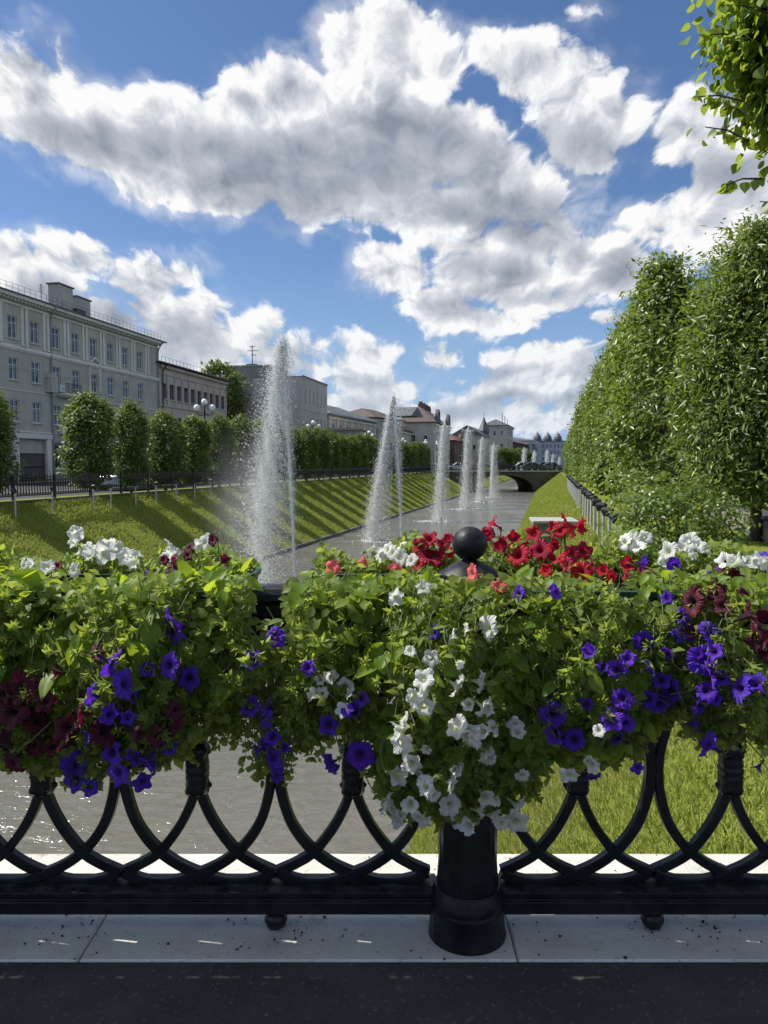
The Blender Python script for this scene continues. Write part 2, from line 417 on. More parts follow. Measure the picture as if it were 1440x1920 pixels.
# ground: one sheet, reaching the horizon, with the canal cut out of it
M_ASPH = pmat('asphalt', (.045, .045, .047), .9, spec=.3, c2=(.07, .07, .07), scale=2.5, bump=.5, bscale=60, dist=.01)
def ground():
    ys = [-40, 2.9, 30, 60, 100, 140, 200, 281, 900]
    V = []; Fq = []
    for Y in ys:
        yy = min(max(Y, 2.9), 281)
        V += [(-900, Y, ZS), (XLT(yy), Y, ZS), (XLT(yy) + .001, Y, -4.6), (XRT(yy) - .001, Y, -4.6), (XRT(yy), Y, ZS), (900, Y, ZS)]
    for j in range(len(ys) - 1):
        cut = 1 <= j < 7
        a = j * 6; b = a + 6
        Fq.append((a, a + 1, b + 1, b)); Fq.append((a + 4, a + 5, b + 5, b + 4))
        if cut: Fq.append((a + 2, a + 3, b + 3, b + 2))
        elif j == 7: Fq.append((a + 1, a + 4, b + 4, b + 1))
    me = np_mesh('ground', np.array(V), np.array(Fq), M_ASPH); return tag(link('ground', me), kind='structure')
ground()
# canal water
def water_mat():
    m, T, b = new_mat('water')
    P = T.add('ShaderNodeTexCoord').outputs['Object']
    n = T.noise(P, .12, 3, .5)
    T.put(b.inputs['Base Color'], T.mix(T.mr(n, .35, .65), (.150, .142, .118, 1), (.115, .116, .102, 1)))
    T.put(b.inputs['Roughness'], T.mr(T.noise(P, .25, 2, .5), .4, .62, .10, .20)); b.inputs['IOR'].default_value = 1.33; b.inputs['Specular IOR Level'].default_value = .75
    rot = T.add('ShaderNodeMapping'); rot.inputs['Rotation'].default_value = (0, 0, R(-18)); rot.inputs['Scale'].default_value = (.55, 1.5, 1); T.put(rot.inputs[0], P)
    h = T.m('ADD', T.noise(rot.outputs[0], 3.2, 4, .62, 2.0, .6), T.m('MULTIPLY', T.noise(rot.outputs[0], .8, 2, .5), 1.0))
    bn = T.add('ShaderNodeBump'); bn.inputs['Strength'].default_value = .6; bn.inputs['Distance'].default_value = .18
    T.put(bn.inputs['Height'], h); T.l.new(bn.outputs[0], b.inputs['Normal'])
    return m
M_WATER = water_mat()
V = []; ys = [2.9, 30, 60, 100, 140, 200, 280]
for Y in ys: V += [(XLW(Y) - 1.2, Y, ZW), (XRW(Y) + 1.2, Y, ZW)]
tag(link('water', np_mesh('water', np.array(V), np.array([(2 * j, 2 * j + 1, 2 * j + 3, 2 * j + 2) for j in range(len(ys) - 1)]), M_WATER)), kind='structure')
# stone edging along the foot of the left bank
M_EDGE = pmat('wet_stone', (.06, .062, .058), .5, c2=(.14, .14, .13), scale=1.5, bump=.4, bscale=12)
mb = MB()
for j in range(46):
    Y0 = 6 + j * 3.0; Y1 = Y0 + 2.96
    a = Vector((XLW(Y0), Y0, ZW + .05)); b = Vector((XLW(Y1), Y1, ZW + .05)); c = (a + b) / 2; d = b - a
    mb.box(c, (.34, d.length, .26), -math.atan2(d.x, d.y))
tag(mb.build('canal_kerb', M_EDGE, bevel=.02), kind='structure')
# near bridge: stone coping and road
M_STONE, T, b = new_mat('coping_stone')
P = T.add('ShaderNodeTexCoord').outputs['Object']
n1 = T.noise(P, 2.2, 5, .65); n2 = T.noise(P, 26, 4, .7); n3 = T.noise(P, 70, 3, .7)
c = T.mix(T.mr(n1, .42, .70), (.66, .645, .585, 1), (.50, .485, .44, 1))
c = T.mix(T.mr(n2, .56, .74, 0, .55), c, (.25, .24, .22, 1))
c = T.mix(T.mr(T.noise(P, 5.0, 5, .75), .60, .72, 0, .75), c, (.20, .19, .17, 1))
c = T.mix(T.mr(n3, .66, .72, 0, .8), c, (.10, .095, .085, 1))
T.put(b.inputs['Base Color'], c); b.inputs['Roughness'].default_value = .7
bn = T.add('ShaderNodeBump'); bn.inputs['Strength'].default_value = .35; bn.inputs['Distance'].default_value = .008
T.put(bn.inputs['Height'], n3); T.l.new(bn.outputs[0], b.inputs['Normal'])
mb = MB()
xs = [-4.93, -3.6, -2.26, -.925, .405, 1.74, 3.07, 4.4]
for a, b_ in zip(xs[:-1], xs[1:]): mb.box(((a + b_) / 2, 2.5525, -.09), (b_ - a - .004, .640, .18))
tag(mb.build('stone_kerb', M_STONE, bevel=.006), kind='structure')
M_ROAD, T, b = new_mat('bridge_asphalt')
P = T.add('ShaderNodeTexCoord').outputs['Object']
c = T.mix(T.mr(T.noise(P, 3.0, 5, .6), .35, .7), (.040, .039, .035, 1), (.066, .063, .056, 1))
c = T.mix(T.mr(T.noise(P, 55, 3, .7), .60, .66, 0, .6), c, (.17, .165, .155, 1))
T.put(b.inputs['Base Color'], c); b.inputs['Roughness'].default_value = .85
bn = T.add('ShaderNodeBump'); bn.inputs['Strength'].default_value = .5; bn.inputs['Distance'].default_value = .006
T.put(bn.inputs['Height'], T.noise(P, 140, 3, .7)); T.l.new(bn.outputs[0], b.inputs['Normal'])
mb = MB(); mb.box((-.3, -2.9, -.099), (40, 10.26, .19)); tag(mb.build('road', M_ROAD), kind='structure')
# outer face of the near bridge below the coping
M_BRW = pmat('bridge_masonry', (.16, .155, .145), .85, c2=(.24, .235, .22), scale=2, bump=.5, bscale=15)
mb = MB(); mb.box((-.3, 2.55, -2.4), (40, .5, 4.4)); w_ = mb.build('bridge_wall', M_BRW); tag(w_, 'dark masonry side wall of the near bridge right under the white coping', 'wall')
# grass blades
def blades(name, n, fx0, fz0, fx1, fz1, Y0, Y1, h, w, mat, seed, power=1.0, dens=None):
    r = np.random.default_rng(seed)
    Y = Y0 + (Y1 - Y0) * r.random(n) ** power; t = r.random(n)
    xa = np.array([fx0(y) for y in Y]); xb = np.array([fx1(y) for y in Y])
    X = xa + (xb - xa) * t; Z = fz0 + (fz1 - fz0) * t - .02
    e = np.sin(PI * t); Z = Z + e * .045 * (np.sin(X * 1.7 + Y * .9) + np.sin(Y * 2.3 - X * .8) * .6 + np.sin(Y * .37) * 1.2)
    P = np.stack([X, Y, Z], 1)
    if dens is not None: P = P[dens(P, r)]
    n = len(P)
    D = np.stack([r.normal(0, .45, n), r.normal(0, .45, n), np.ones(n)], 1); N = rdir(n, r)
    hh = h * (.5 + r.random(n)); V, Fc = scatter(*BLADE, P, D, N, hh, np.full(n, w))
    return tag(link(name, np_mesh(name, V, Fc, mat)), kind='stuff')
tag(blades('grass', 150000, XRW, ZW + .10, XRT, ZS, 3.0, 14, .085, .011, M_BLADE, 1, 1.0), 'short green grass on the near right bank', 'grass')
tag(blades('dry_grass', 75000, XRW, ZW + .10, XRT, ZS, 3.0, 12, .075, .010, M_DRY, 2, 1.0,
    lambda P, r: (np.sin(P[:, 0] * 2.1 + 1) * np.sin(P[:, 1] * 1.7) + r.normal(0, .35, len(P))) > .1), 'pale dry grass patches on the near right bank', 'grass')
tag(blades('grass', 130000, XRW, ZW + .10, XRT, ZS, 14, 128, .11, .045, M_BLADE, 3, 1.5), 'mown grass further up the right bank', 'grass')
tag(blades('grass', 160000, XLT, ZS, XLW, ZW + .12, 24, 110, .13, .045, M_BLADE, 4, 1.4), 'mown grass on the left bank', 'grass')
# strip of green verge behind the left fence and under the right trees
M_VERGE = M_GR
mb = MB()
for (fx, o0, o1, nm) in ((XLT, -2.6, -.02, 'verge_left'), (XRT, .02, 4.2, 'verge_right')):
    V = []; ys = [2.95, 20, 60, 110, 129]
    for Y in ys: V += [(fx(Y) + o0, Y, ZS + .02), (fx(Y) + o1, Y, ZS + .02)]
    tag(link(nm, np_mesh(nm, np.array(V), np.array([(2 * j, 2 * j + 1, 2 * j + 3, 2 * j + 2) for j in range(4)]), M_GR)), kind='structure')
# ---------------------------------------------------------------- cast iron railing
M_IRON, T, b = new_mat('black_iron_paint')
P = T.add('ShaderNodeTexCoord').outputs['Object']
nz = T.sep(T.add('ShaderNodeNewGeometry').outputs['Normal'])[2]
T.put(b.inputs['Base Color'], T.mix(T.m('MULTIPLY', T.mr(nz, .45, .95), T.mr(T.noise(P, 22, 5, .7), .42, .66, .03, .38)), T.mix(T.mr(T.noise(P, 9, 4, .6), .4, .7), (.005, .006, .008, 1), (.012, .014, .016, 1)), (.095, .092, .085, 1)))
T.put(b.inputs['Roughness'], T.mr(T.noise(P, 14, 3, .6), .35, .65, .30, .52)); b.inputs['Specular IOR Level'].default_value = .35
bn = T.add('ShaderNodeBump'); bn.inputs['Strength'].default_value = .25; bn.inputs['Distance'].default_value = .003
T.put(bn.inputs['Height'], T.noise(P, 90, 3, .6)); T.l.new(bn.outputs[0], b.inputs['Normal'])
RY = 2.42
def arc_bars(xc, w, parent):
    """one lattice module: crossing cast bars, mirrored left-right and top-bottom"""
    A = [(-.238, .516), (-.232, .45), (-.208, .36), (-.172, .295), (-.125, .243), (-.065, .20), (0, .170), (.06, .149), (.125, .141), (.19, .151), (.244, .176)]
    B = [(-.010, .44), (-.030, .385), (-.066, .318), (-.125, .243), (-.18, .206), (-.244, .176)]
    k = w / .5
    m = MB()
    for sx in (1, -1):
        for up in (0, 1):
            for q, C in enumerate((A, B)):
                pts = [Vector((xc + sx * k * x, RY + .0015 * (q + 2 * (sx > 0)), (1.032 - z) if up else z)) for x, z in C]
                m.strip(spline(pts, 5), .032 if q == 0 else .030, .036 + .001 * q)
    o = m.build('lattice_panel', M_IRON, parent, smooth='auto')
    return o
def collar_mesh():
    m = MB()
    prof = [(.006, -.080), (.022, -.082), (.034, -.076), (.038, -.066), (.035, -.050), (.034, -.030), (.037, -.018), (.033, -.012), (.037, -.007), (.037, .007), (.033, .012), (.037, .018), (.034, .032), (.035, .052), (.039, .068), (.035, .080), (.024, .086), (.006, .084)]
    m.lathe(prof, n=36, mod=lambda th, z: (1.0 / max(abs(math.cos(th)), abs(math.sin(th))) ** .45) * (1 + (.055 * math.cos(8 * th + z * 60) + .045 * math.sin(5 * th - z * 110)) * (abs(z) > .02)))
    for s in (-1, 1):
        for k in range(5):
            th = 2 * PI * k / 5 + .3
            m.lathe([(.002, -.011), (.009, -.006), (.010, .002), (.003, .010)], (math.cos(th) * .036, math.sin(th) * .036, s * .056), 8)
    return m
coll = None
def railing_section(x0, xc_list, w, x1, name_label):
    global coll
    root = empty('iron_railing', ((x0 + x1) / 2, RY, 0), label=name_label, cat='railing')
    Mi = root.matrix_world.copy(); Mi.translation = root.location
    L = x1 - x0; cx = (x0 + x1) / 2
    def sect(nm, prof):
        # prof: (y,z) outline swept along X
        m = MB(); n = len(prof)
        m.add([(x0, RY + y, z) for y, z in prof] + [(x1, RY + y, z) for y, z in prof],
              [tuple(range(n)), tuple(range(2 * n - 1, n - 1, -1))] + [(i, (i + 1) % n, (i + 1) % n + n, i + n) for i in range(n)])
        return m.build(nm, M_IRON, root, local=Mi, bevel=.002)
    sect('top_rail', [(-.052, 1.070), (-.050, 1.090), (-.040, 1.106), (-.022, 1.115), (.022, 1.115), (.040, 1.106), (.050, 1.090), (.052, 1.070), (.040, 1.058), (.040, 1.020), (.030, 1.010), (.030, .985), (.036, .975), (.036, .945), (.026, .935), (.026, .905), (.034, .895), (.034, .872),
         (-.034, .872), (-.034, .895), (-.026, .905), (-.026, .935), (-.036, .945), (-.036, .975), (-.030, .985), (-.030, 1.010), (-.040, 1.020), (-.040, 1.058)])
    sect('bottom_rail', [(-.062, .066), (-.062, .106), (-.052, .110), (-.052, .116), (-.060, .119), (-.060, .136), (-.034, .146), (.034, .146), (.060, .136), (.060, .066)])
    for xc in xc_list:
        arc_bars(xc - root.location.x, w, root).location = (0, -RY, 0)
        if coll is None:
            c = collar_mesh().build('collar', M_IRON, root, smooth=True); coll = c
        else:
            c = coll.copy(); col.objects.link(c); c.parent = root
        c.location = (xc - root.location.x, 0, .516)
    return root
WL, WR = .5005, .4935
xl = .150
lc = [xl - WL * (k + .5) for k in range(7)]
rl = .376
rc = [rl + WR * (k + .5) for k in range(6)]
RAIL_L = railing_section(-3.4, lc, WL, .170, 'black cast iron railing left of the round post, with crossing arches over the water')
RAIL_R = railing_section(.362, rc, WR, 3.4, 'black cast iron railing right of the round post, with crossing arches over the grass')
foot_src = None
for x, root in ((-.349, RAIL_L), (-1.35, RAIL_L), (-2.35, RAIL_L), (.866, RAIL_R), (1.85, RAIL_R)):
    if foot_src is None:
        m = MB(); m.lathe([(.004, .001), (.018, .003), (.030, .013), (.037, .030), (.036, .042), (.028, .056), (.018, .062), (.018, .067), (.030, .069), (.030, .075)], n=24)
        foot_src = m.build('ball_foot', M_IRON, root, smooth=True); f = foot_src
    else: f = foot_src.copy(); col.objects.link(f); f.parent = root
    f.location = (x - root.location.x, -.025, 0)
# post
PX = .266
post = empty('railing_post', (PX, RY - .045, 0), label='round black iron post topped by a ball, in the middle of the railing', cat='post')
m = MB(); m.lathe([(.124, .001), (.124, .010), (.121, .018), (.119, .060), (.117, .085), (.120, .090), (.120, .098), (.114, .104), (.114, .112), (.118, .117), (.118, .128), (.108, .150), (.104, .165)], n=56)
m.build('base', M_IRON, post, smooth='auto')
m = MB(); m.lathe([(.098, .15), (.096, .20), (.093, .24), (.093, .98), (.098, 1.0)], n=96, mod=lambda th, z: 1 - (.030 * max(0, math.cos(18 * th)) ** 2 if .2 < z < .99 else 0))
m.build('shaft', M_IRON, post, smooth='auto')
m = MB(); m.lathe([(.090, .985), (.112, .995), (.112, 1.02), (.098, 1.03), (.094, 1.095), (.100, 1.105), (.105, 1.110), (.105, 1.130), (.097, 1.135), (.097, 1.156), (.095, 1.160), (.055, 1.186), (.022, 1.200), (.016, 1.205), (.015, 1.212)], n=56)
m.build('cap', M_IRON, post, smooth='auto')
m = MB(); m.lathe([(.054 * math.sin(t), 1.250 - .054 * math.cos(t)) for t in [.12 + (PI - .14) * k / 22 for k in range(23)]], n=40)
m.build('ball', M_IRON, post, smooth=True)
# ---------------------------------------------------------------- planter boxes
M_PLANTER = pmat('dark_green_plastic', (.010, .040, .032), .38, c2=(.016, .055, .046), scale=8, bump=.1, bscale=60, dist=.002)
M_SOIL = pmat('soil', (.03, .02, .014), .95, c2=(.06, .04, .028), scale=20, bump=.8, bscale=60)
def planter(x0, x1, y0, y1, zt, label):
    root = empty('planter_box', ((x0 + x1) / 2, (y0 + y1) / 2, zt - .17), label=label, cat='planter', group='trough planters hung along the railing')
    L, W = (x1 - x0) / 2, (y1 - y0) / 2
    def ringv(l, w, z, n=6, r=.03):
        out = []
        for (sx, sy, a0) in ((1, 1, 0), (-1, 1, 90), (-1, -1, 180), (1, -1, 270)):
            for k in range(n):
                a = R(a0 + 90 * k / (n - 1)); out.append((sx * (l - r) + r * math.cos(a), sy * (w - r) + r * math.sin(a), z))
        return out
    rings = [ringv(L - .02, W - .02, 0), ringv(L, W, .15), ringv(L + .008, W + .008, .155), ringv(L + .010, W + .010, .172), ringv(L - .002, W - .002, .174), ringv(L - .006, W - .006, .13)]
    n = 24; vs = [v for r_ in rings for v in r_]
    fs = [tuple(range(n - 1, -1, -1))] + [(i * n + k, i * n + (k + 1) % n, (i + 1) * n + (k + 1) % n, (i + 1) * n + k) for i in range(5) for k in range(n)]
    m = MB(); m.add(vs, fs); m.build('trough', M_PLANTER, root, smooth='auto')
    m = MB(); m.add(ringv(L - .006, W - .006, .145), [tuple(range(n))]); m.build('soil', M_SOIL, root)
    return root
PB = [(-2.4, -.445, 'outer', 'under the tall white petunias at left'), (-.235, .150, 'outer', 'just left of the ball'), (.385, .925, 'outer', 'under the red petunias'), (.99, 1.75, 'outer', 'at the right edge')]
for x0, x1, _, l in PB:
    planter(x0, x1, 2.56, 2.735, 1.125, 'dark green trough beyond the railing, ' + l)
for x0, x1, l in ((-2.4, -.45, 'behind the left broad leaves'), (-.24, .13, 'left of the round post'), (.16, .90, 'right of the round post'), (.93, 1.6, 'behind the wine-red petunias')):
    planter(x0, x1, 2.20, 2.362, 1.128, 'dark green trough on the near side of the railing, ' + l)
# ---------------------------------------------------------------- petunias
M_LBROAD = leaf_mat('broad_leaf', (.085, .165, .020), (.19, .28, .030), (.58, .74, .04), .48, .45, .30)
M_LSMALL = leaf_mat('petunia_leaf', (.10, .165, .030), (.22, .28, .065), (.52, .64, .09), .46, .5, .3)
M_STEM = leaf_mat('green_stem', (.075, .11, .035), (.14, .17, .06), (.2, .25, .05), .2, .5, .3)
def petal_mat(name, edge, throat, tr, rin=.18, rout=.42, vein=.5, trw=.38):
    m, T, b = new_mat(name)
    P = T.add('ShaderNodeTexCoord').outputs['Object']
    x, y, z = T.sep(P)
    r = T.m('SQRT', T.m('ADD', T.m('MULTIPLY', x, x), T.m('MULTIPLY', y, y)))
    a = T.m('ARCTAN2', y, x)
    v = T.m('SINE', T.m('ADD', T.m('MULTIPLY', a, 25.0), T.m('MULTIPLY', T.noise(P, 6, 2, .5), 3.0)))
    c = T.mix(T.mr(r, rin, rout), (*throat, 1), (*edge, 1))
    c = T.mix(T.m('MULTIPLY', T.mr(v, .3, 1.0), vein), c, (*[e * .45 for e in edge], 1))
    oi = T.add('ShaderNodeObjectInfo').outputs['Random']
    hs = T.add('ShaderNodeHueSaturation'); T.put(hs.inputs['Color'], c); T.put(hs.inputs['Value'], T.m('MULTIPLY_ADD', oi, .5, .78)); T.put(hs.inputs['Hue'], T.m('MULTIPLY_ADD', oi, .02, .49))
    T.put(b.inputs['Base Color'], hs.outputs[0]); b.inputs['Roughness'].default_value = .55; b.inputs['Specular IOR Level'].default_value = .25
    b.inputs['Sheen Weight'].default_value = .15
    t = T.add('ShaderNodeBsdfTranslucent'); T.put(t.inputs[0], T.mix(.0, (*tr, 1), (*tr, 1)))
    bn = T.add('ShaderNodeBump'); bn.inputs['Strength'].default_value = .35; bn.inputs['Distance'].default_value = .02
    T.put(bn.inputs['Height'], v); T.l.new(bn.outputs[0], b.inputs['Normal'])
    mx = T.add('ShaderNodeMixShader'); mx.inputs[0].default_value = trw
    T.l.new(b.outputs[0], mx.inputs[1]); T.l.new(t.outputs[0], mx.inputs[2]); T.l.new(mx.outputs[0], T.n['Material Output'].inputs[0])
    return m
PET = {'w': petal_mat('white_petal', (.86, .86, .84), (.55, .62, .25), (.88, .90, .80), .06, .22, .10, .50),
       'p': petal_mat('purple_petal', (.105, .028, .50), (.025, .008, .10), (.16, .03, .75), .10, .30, .40),
       'r': petal_mat('red_petal', (.42, .006, .030), (.12, .004, .012), (.62, .008, .045), .08, .24, .30),
       'b': petal_mat('burgundy_petal', (.085, .004, .022), (.014, .002, .006), (.22, .006, .045), .08, .30, .30, .28),
       'k': petal_mat('pink_petal', (.80, .12, .16), (.60, .32, .12), (.9, .2, .22), .06, .2, .25)}
M_SEPAL = leaf_mat('sepal', (.07, .12, .03), (.1, .15, .04), (.2, .3, .05), .3)
def flower_mesh(seed, closed=0.0):
    """petunia: five ruffled lobes round a trumpet; unit diameter, facing +Z, tube behind"""
    r = random.Random(seed); nk = 40
    prof = [(.035, -.62), (.042, -.45), (.060, -.28), (.095, -.14), (.16, -.045), (.25, .0), (.34, .02), (.43, .02), (.50, .0)]
    ph = [r.uniform(0, 6.28) for _ in range(6)]; am = [r.uniform(.7, 1.7) for _ in range(6)]
    V = []
    for i, (rr, z) in enumerate(prof):
        t = max(0, (rr - .12) / .38)
        for k in range(nk):
            th = 2 * PI * k / nk
            lobe = 1 - t * .20 * abs(math.cos(2.5 * th)) ** 3 - t * .04 * math.sin(5 * th + ph[3])
            ruf = t * t * (.050 * am[0] * math.sin(5 * th + ph[0]) + .038 * am[1] * math.sin(11 * th + ph[1]) + .022 * am[2] * math.sin(17 * th + ph[2]) + .06 * am[3] * math.sin(2 * th + ph[4]))
            rad = rr * lobe * (1 - closed * t * .55) * (1 + .05 * t * math.sin(th + ph[5]))
            zz = z + ruf + closed * t * .32 - t * t * .05
            V.append((rad * math.cos(th), rad * math.sin(th), zz))
    Fq = [(i * nk + k, i * nk + (k + 1) % nk, (i + 1) * nk + (k + 1) % nk, (i + 1) * nk + k) for i in range(len(prof) - 1) for k in range(nk)]
    return np.array(V), np.array(Fq)
FM = {}
for c_ in PET:
    for v_ in range(5):
        V, Fq = flower_mesh(v_ * 7 + 3, (0, .15, 0, .5, 1.0)[v_]); FM[c_, v_] = np_mesh('petunia_flower', V, Fq, PET[c_], True)
# flowers read off the photograph: colour -> (px, py, diameter in px)
FL = {
'w_bl': [(141,1000,28),(139,1016,24),(180,1023,42),(195,1034,38),(170,1038,34),(202,1018,30),(235,1041,32),(249,1054,32),(43,1063,34),(47,1081,28),(87,1064,30),(137,1068,28),(160,1030,30),(215,1030,30),(255,1045,24),(60,1056,24)],
'w_bl2': [(321,1023,28),(312,1043,30),(383,1016,34),(372,1022,24),(330,1036,20)],
'b_bl2': [(354,1026,24),(352,1040,22),(318,1059,36),(422,1049,26),(398,1012,22),(108,1061,20),(306,1050,20)],
'p_fl': [(267,1085,30),(320,1085,30),(323,1182,48),(314,1153,22),(211,1243,50),(316,1247,44),(354,1272,42),(235,1283,48),(170,1305,36),(166,1381,40),(139,1438,50),(141,1464,42),(209,1411,46),(220,1449,50),(168,1476,34),(271,1428,48),(287,1434,34),(267,1467,34),(318,1400,32),(249,1420,34),(260,1300,34),(205,1340,34),(240,1345,30),(190,1380,30),(276,1255,30)],
'b_fl': [(40,1290,58),(22,1334,62),(47,1316,50),(85,1316,38),(181,1225,36),(126,1363,50),(126,1388,42),(314,1355,60),(227,1341,44),(195,1370,50),(22,1431,46),(7,1388,52),(105,1262,32),(296,1381,38),(72,1352,44),(60,1395,44),(255,1372,44),(150,1340,40),(330,1330,36),(5,1300,44),(98,1400,40)],
'p_cl': [(516,1195,36),(472,1238,36),(469,1325,40),(494,1346,44),(483,1406,32),(512,1382,32),(512,1422,36),(518,1455,30),(534,1402,26),(500,1325,30),(577,1252,30),(497,1395,26)],
'p_cm': [(610,1083,22),(617,1359,38),(664,1335,40),(678,1310,30),(619,1433,36),(675,1417,48),(650,1330,26),(814,1186,26)],
'w_cm': [(588,1303,34),(620,1270,30),(646,1288,32),(642,1332,28),(604,1300,24),(600,1275,22),(655,1300,24)],
'k_cm': [(622,1065,34),(680,1052,28),(741,1067,28),(884,1076,42),(935,1099,32)],
'r_bm': [(805,1010,38),(787,1025,36),(823,1041,50),(805,1042,44),(783,1057,32),(841,1009,22),(848,1036,32),(922,980,30),(915,1001,28),(938,1024,36),(964,1009,34),(971,1041,42),(1001,1001,36),(1012,1031,42),(1029,1039,44),(1039,992,36),(1065,982,48),(1087,986,40),(1072,1035,38),(1093,1033,42),(1091,1072,48),(1061,1058,34),(1024,1069,30),(1177,1058,36),(1207,1069,28),(1176,1086,34),(1132,1069,32),(1147,1080,26),(945,1018,30),(990,1026,30),(1050,995,30),(1048,1048,30),(1110,1062,30),(952,1040,28),(830,1018,26),(1040,1020,24)],
'w_bm': [(707,1025,36),(725,1030,32),(749,1027,28),(750,1045,28),(735,1036,28),(770,1050,26),(715,1040,24),(900,1020,24)],
'w_c': [(794,1101,28),(743,1119,34),(913,1178,44),(770,1220,22),(873,1180,22),(848,1191,26),(808,1234,30),(794,1274,38),(797,1292,34),(776,1306,36),(794,1325,36),(859,1288,36),(902,1279,38),(909,1328,36),(879,1321,32),(859,1361,38),(880,1379,40),(906,1371,36),(747,1368,42),(754,1390,42),(801,1404,24),(750,1454,44),(772,1433,42),(786,1458,36),(801,1472,42),(859,1447,34),(913,1415,34),(848,1472,28),(862,1245,24),(722,1509,38),(740,1535,36),(769,1509,44),(790,1538,38),(797,1477,36),(747,1455,38),(845,1509,40),(880,1549,46),(862,1538,36),(909,1495,42),(927,1531,36),(971,1513,44),(967,1542,42),(855,1444,30),(967,1361,34),(855,1369,34),(888,1383,34),(971,1372,34),(926,1365,28),(915,1327,30),(915,1421,32),(1123,1369,24),(1069,1455,36),(1108,1434,34),(979,1455,28),(758,1410,36),(735,1520,34),(760,1530,34),(730,1500,28),(810,1492,30),(900,1520,32),(895,1395,28),(930,1500,28),(760,1350,30),(940,1545,26)],
'w_br': [(1183,1018,40),(1170,1016,28),(1211,1007,26),(1196,1024,28),(1252,1033,32),(1239,1054,28),(1292,1016,34),(1309,1020,28),(1280,1026,26),(1298,1040,22),(1322,1028,22)],
'w_br2': [(1361,1050,30),(1387,1054,34),(1417,1052,30),(1400,1052,26),(1375,1052,26),(1435,1056,24)],
'p_cr': [(971,1114,30),(1042,1108,28),(1106,1222,38),(1177,1234,30),(1219,1251,28),(1159,1256,36),(1207,1204,36),(1168,1309,40),(1147,1350,38),(1170,1354,36),(1237,1320,42),(1256,1297,46),(1037,1339,50),(1042,1376,46),(1076,1387,38),(1159,1384,38),(1110,1459,34),(1196,1440,22),(1215,1310,32),(1240,1275,34),(1130,1250,28),(1100,1320,26)],
'p_r': [(1264,1059,30),(1207,1056,26),(1335,1080,38),(1425,1044,28),(1251,1121,26),(1275,1155,32),(1282,1185,38),(1331,1185,42),(1318,1236,54),(1339,1222,32),(1331,1264,44),(1324,1294,38),(1316,1320,44),(1419,1281,48),(1387,1290,42),(1352,1271,28),(1327,1397,46),(1301,1357,30),(1421,1440,24),(1251,1226,26),(1300,1240,34),(1340,1310,26)],
'b_r': [(1297,1129,48),(1316,1121,42),(1346,1102,38),(1395,1110,20),(1410,1151,54),(1432,1170,42),(1421,1200,46),(1432,1219,42),(1357,1136,32),(1301,1185,36),(1361,1063,28),(1378,1075,24),(1340,1112,30)],
}
def ysurf(px, py):
    """distance (world Y) of the front of the hanging mass at a photo pixel"""
    t = (py - 1085) / 450.0
    base = 2.30 - .27 * math.sin(min(max(t, 0), 1) * PI * .66 + .62)
    base += .05 - .07 * (math.exp(-((px - 210) / 190) ** 2) + math.exp(-((px - 830) / 190) ** 2) + math.exp(-((px - 1400) / 170) ** 2)) + .05 * math.exp(-((px - 520) / 60) ** 2)
    return base + .035 * math.sin(px * .021) + .02 * math.sin(px * .051 + py * .03)
# plants: (key list, label, category) -> each owns its flowers and foliage
PL = [
 (['w_bl'], 'tall white petunias at the far left, behind the green trough rim', (0, 280), 'back', 1.0),
 (['w_bl2', 'b_bl2'], 'mixed petunias with white and near-black blooms on the far side, beside the big fountain', (290, 470), 'back', 1.0),
 (['p_fl'], 'trailing petunias with violet trumpets hanging at the left under the broad leaves', (110, 400), 'front', 1.0),
 (['b_fl'], 'dark burgundy petunias hanging at the lower left corner of the flower curtain', (0, 340), 'front', 1.0),
 (['p_cl'], 'thin strand of violet petunias hanging down between the left and middle flower masses', (440, 570), 'front', .7),
 (['w_cm', 'p_cm'], 'mixed white and violet petunias hanging over the third collar from the left', (570, 700), 'front', 1.0),
 (['k_cm', 'w_bm'], 'salmon pink and white petunias standing left of the ball post', (580, 790), 'back', 1.0),
 (['r_bm'], 'bright red petunias standing on both sides of the iron ball', (780, 1220), 'back', 1.0),
 (['w_c'], 'white petunias cascading down in front of the round post', (700, 1010), 'front', 1.0),
 (['p_cr'], 'shaded violet petunias hanging right of the white cascade', (1000, 1270), 'front', 1.0),
 (['w_br'], 'white petunias standing in front of the leafy tree foot on the right', (1160, 1330), 'back', 1.0),
 (['w_br2'], 'white petunias at the far right edge behind the trough rim', (1340, 1440), 'back', 1.0),
 (['p_r'], 'bright violet petunias hanging at the right side', (1240, 1440), 'front', 1.0),
 (['b_r'], 'deep wine-red petunias at the right edge among the violet ones', (1270, 1440), 'front', .7),
]
fr = random.Random(11)
PLANTS = []
stem_parts = {}
def add_tube_np(store, pts, r0, r1, n=5):
    pts = np.array([tuple(p) for p in pts]); k = len(pts)
    t = unit(np.gradient(pts, axis=0)); up = np.array([.31, .2, .93]); a = unit(np.cross(t, up)); b = np.cross(t, a)
    th = np.linspace(0, 2 * PI, n, endpoint=False); rad = np.linspace(r0, r1, k)
    V = pts[:, None] + rad[:, None, None] * (a[:, None] * np.cos(th)[None, :, None] + b[:, None] * np.sin(th)[None, :, None])
    i = np.arange(k - 1)[:, None] * n; j = np.arange(n)[None]; j2 = (j + 1) % n
    q = np.stack([i + j, i + j2, i + n + j2, i + n + j], -1).reshape(-1, 4)
    Ft = np.concatenate([q[:, [0, 1, 2]], q[:, [0, 2, 3]]]); store.append((V.reshape(-1, 3), Ft))
def add_leaves(store, P, D, N, S, tmpl=LEAF_M, W=None):
    if len(P): store.append(scatter(*tmpl, np.asarray(P), np.asarray(D), np.asarray(N), np.asarray(S), W))
CAMP = np.array([0, 0, CAMZ])
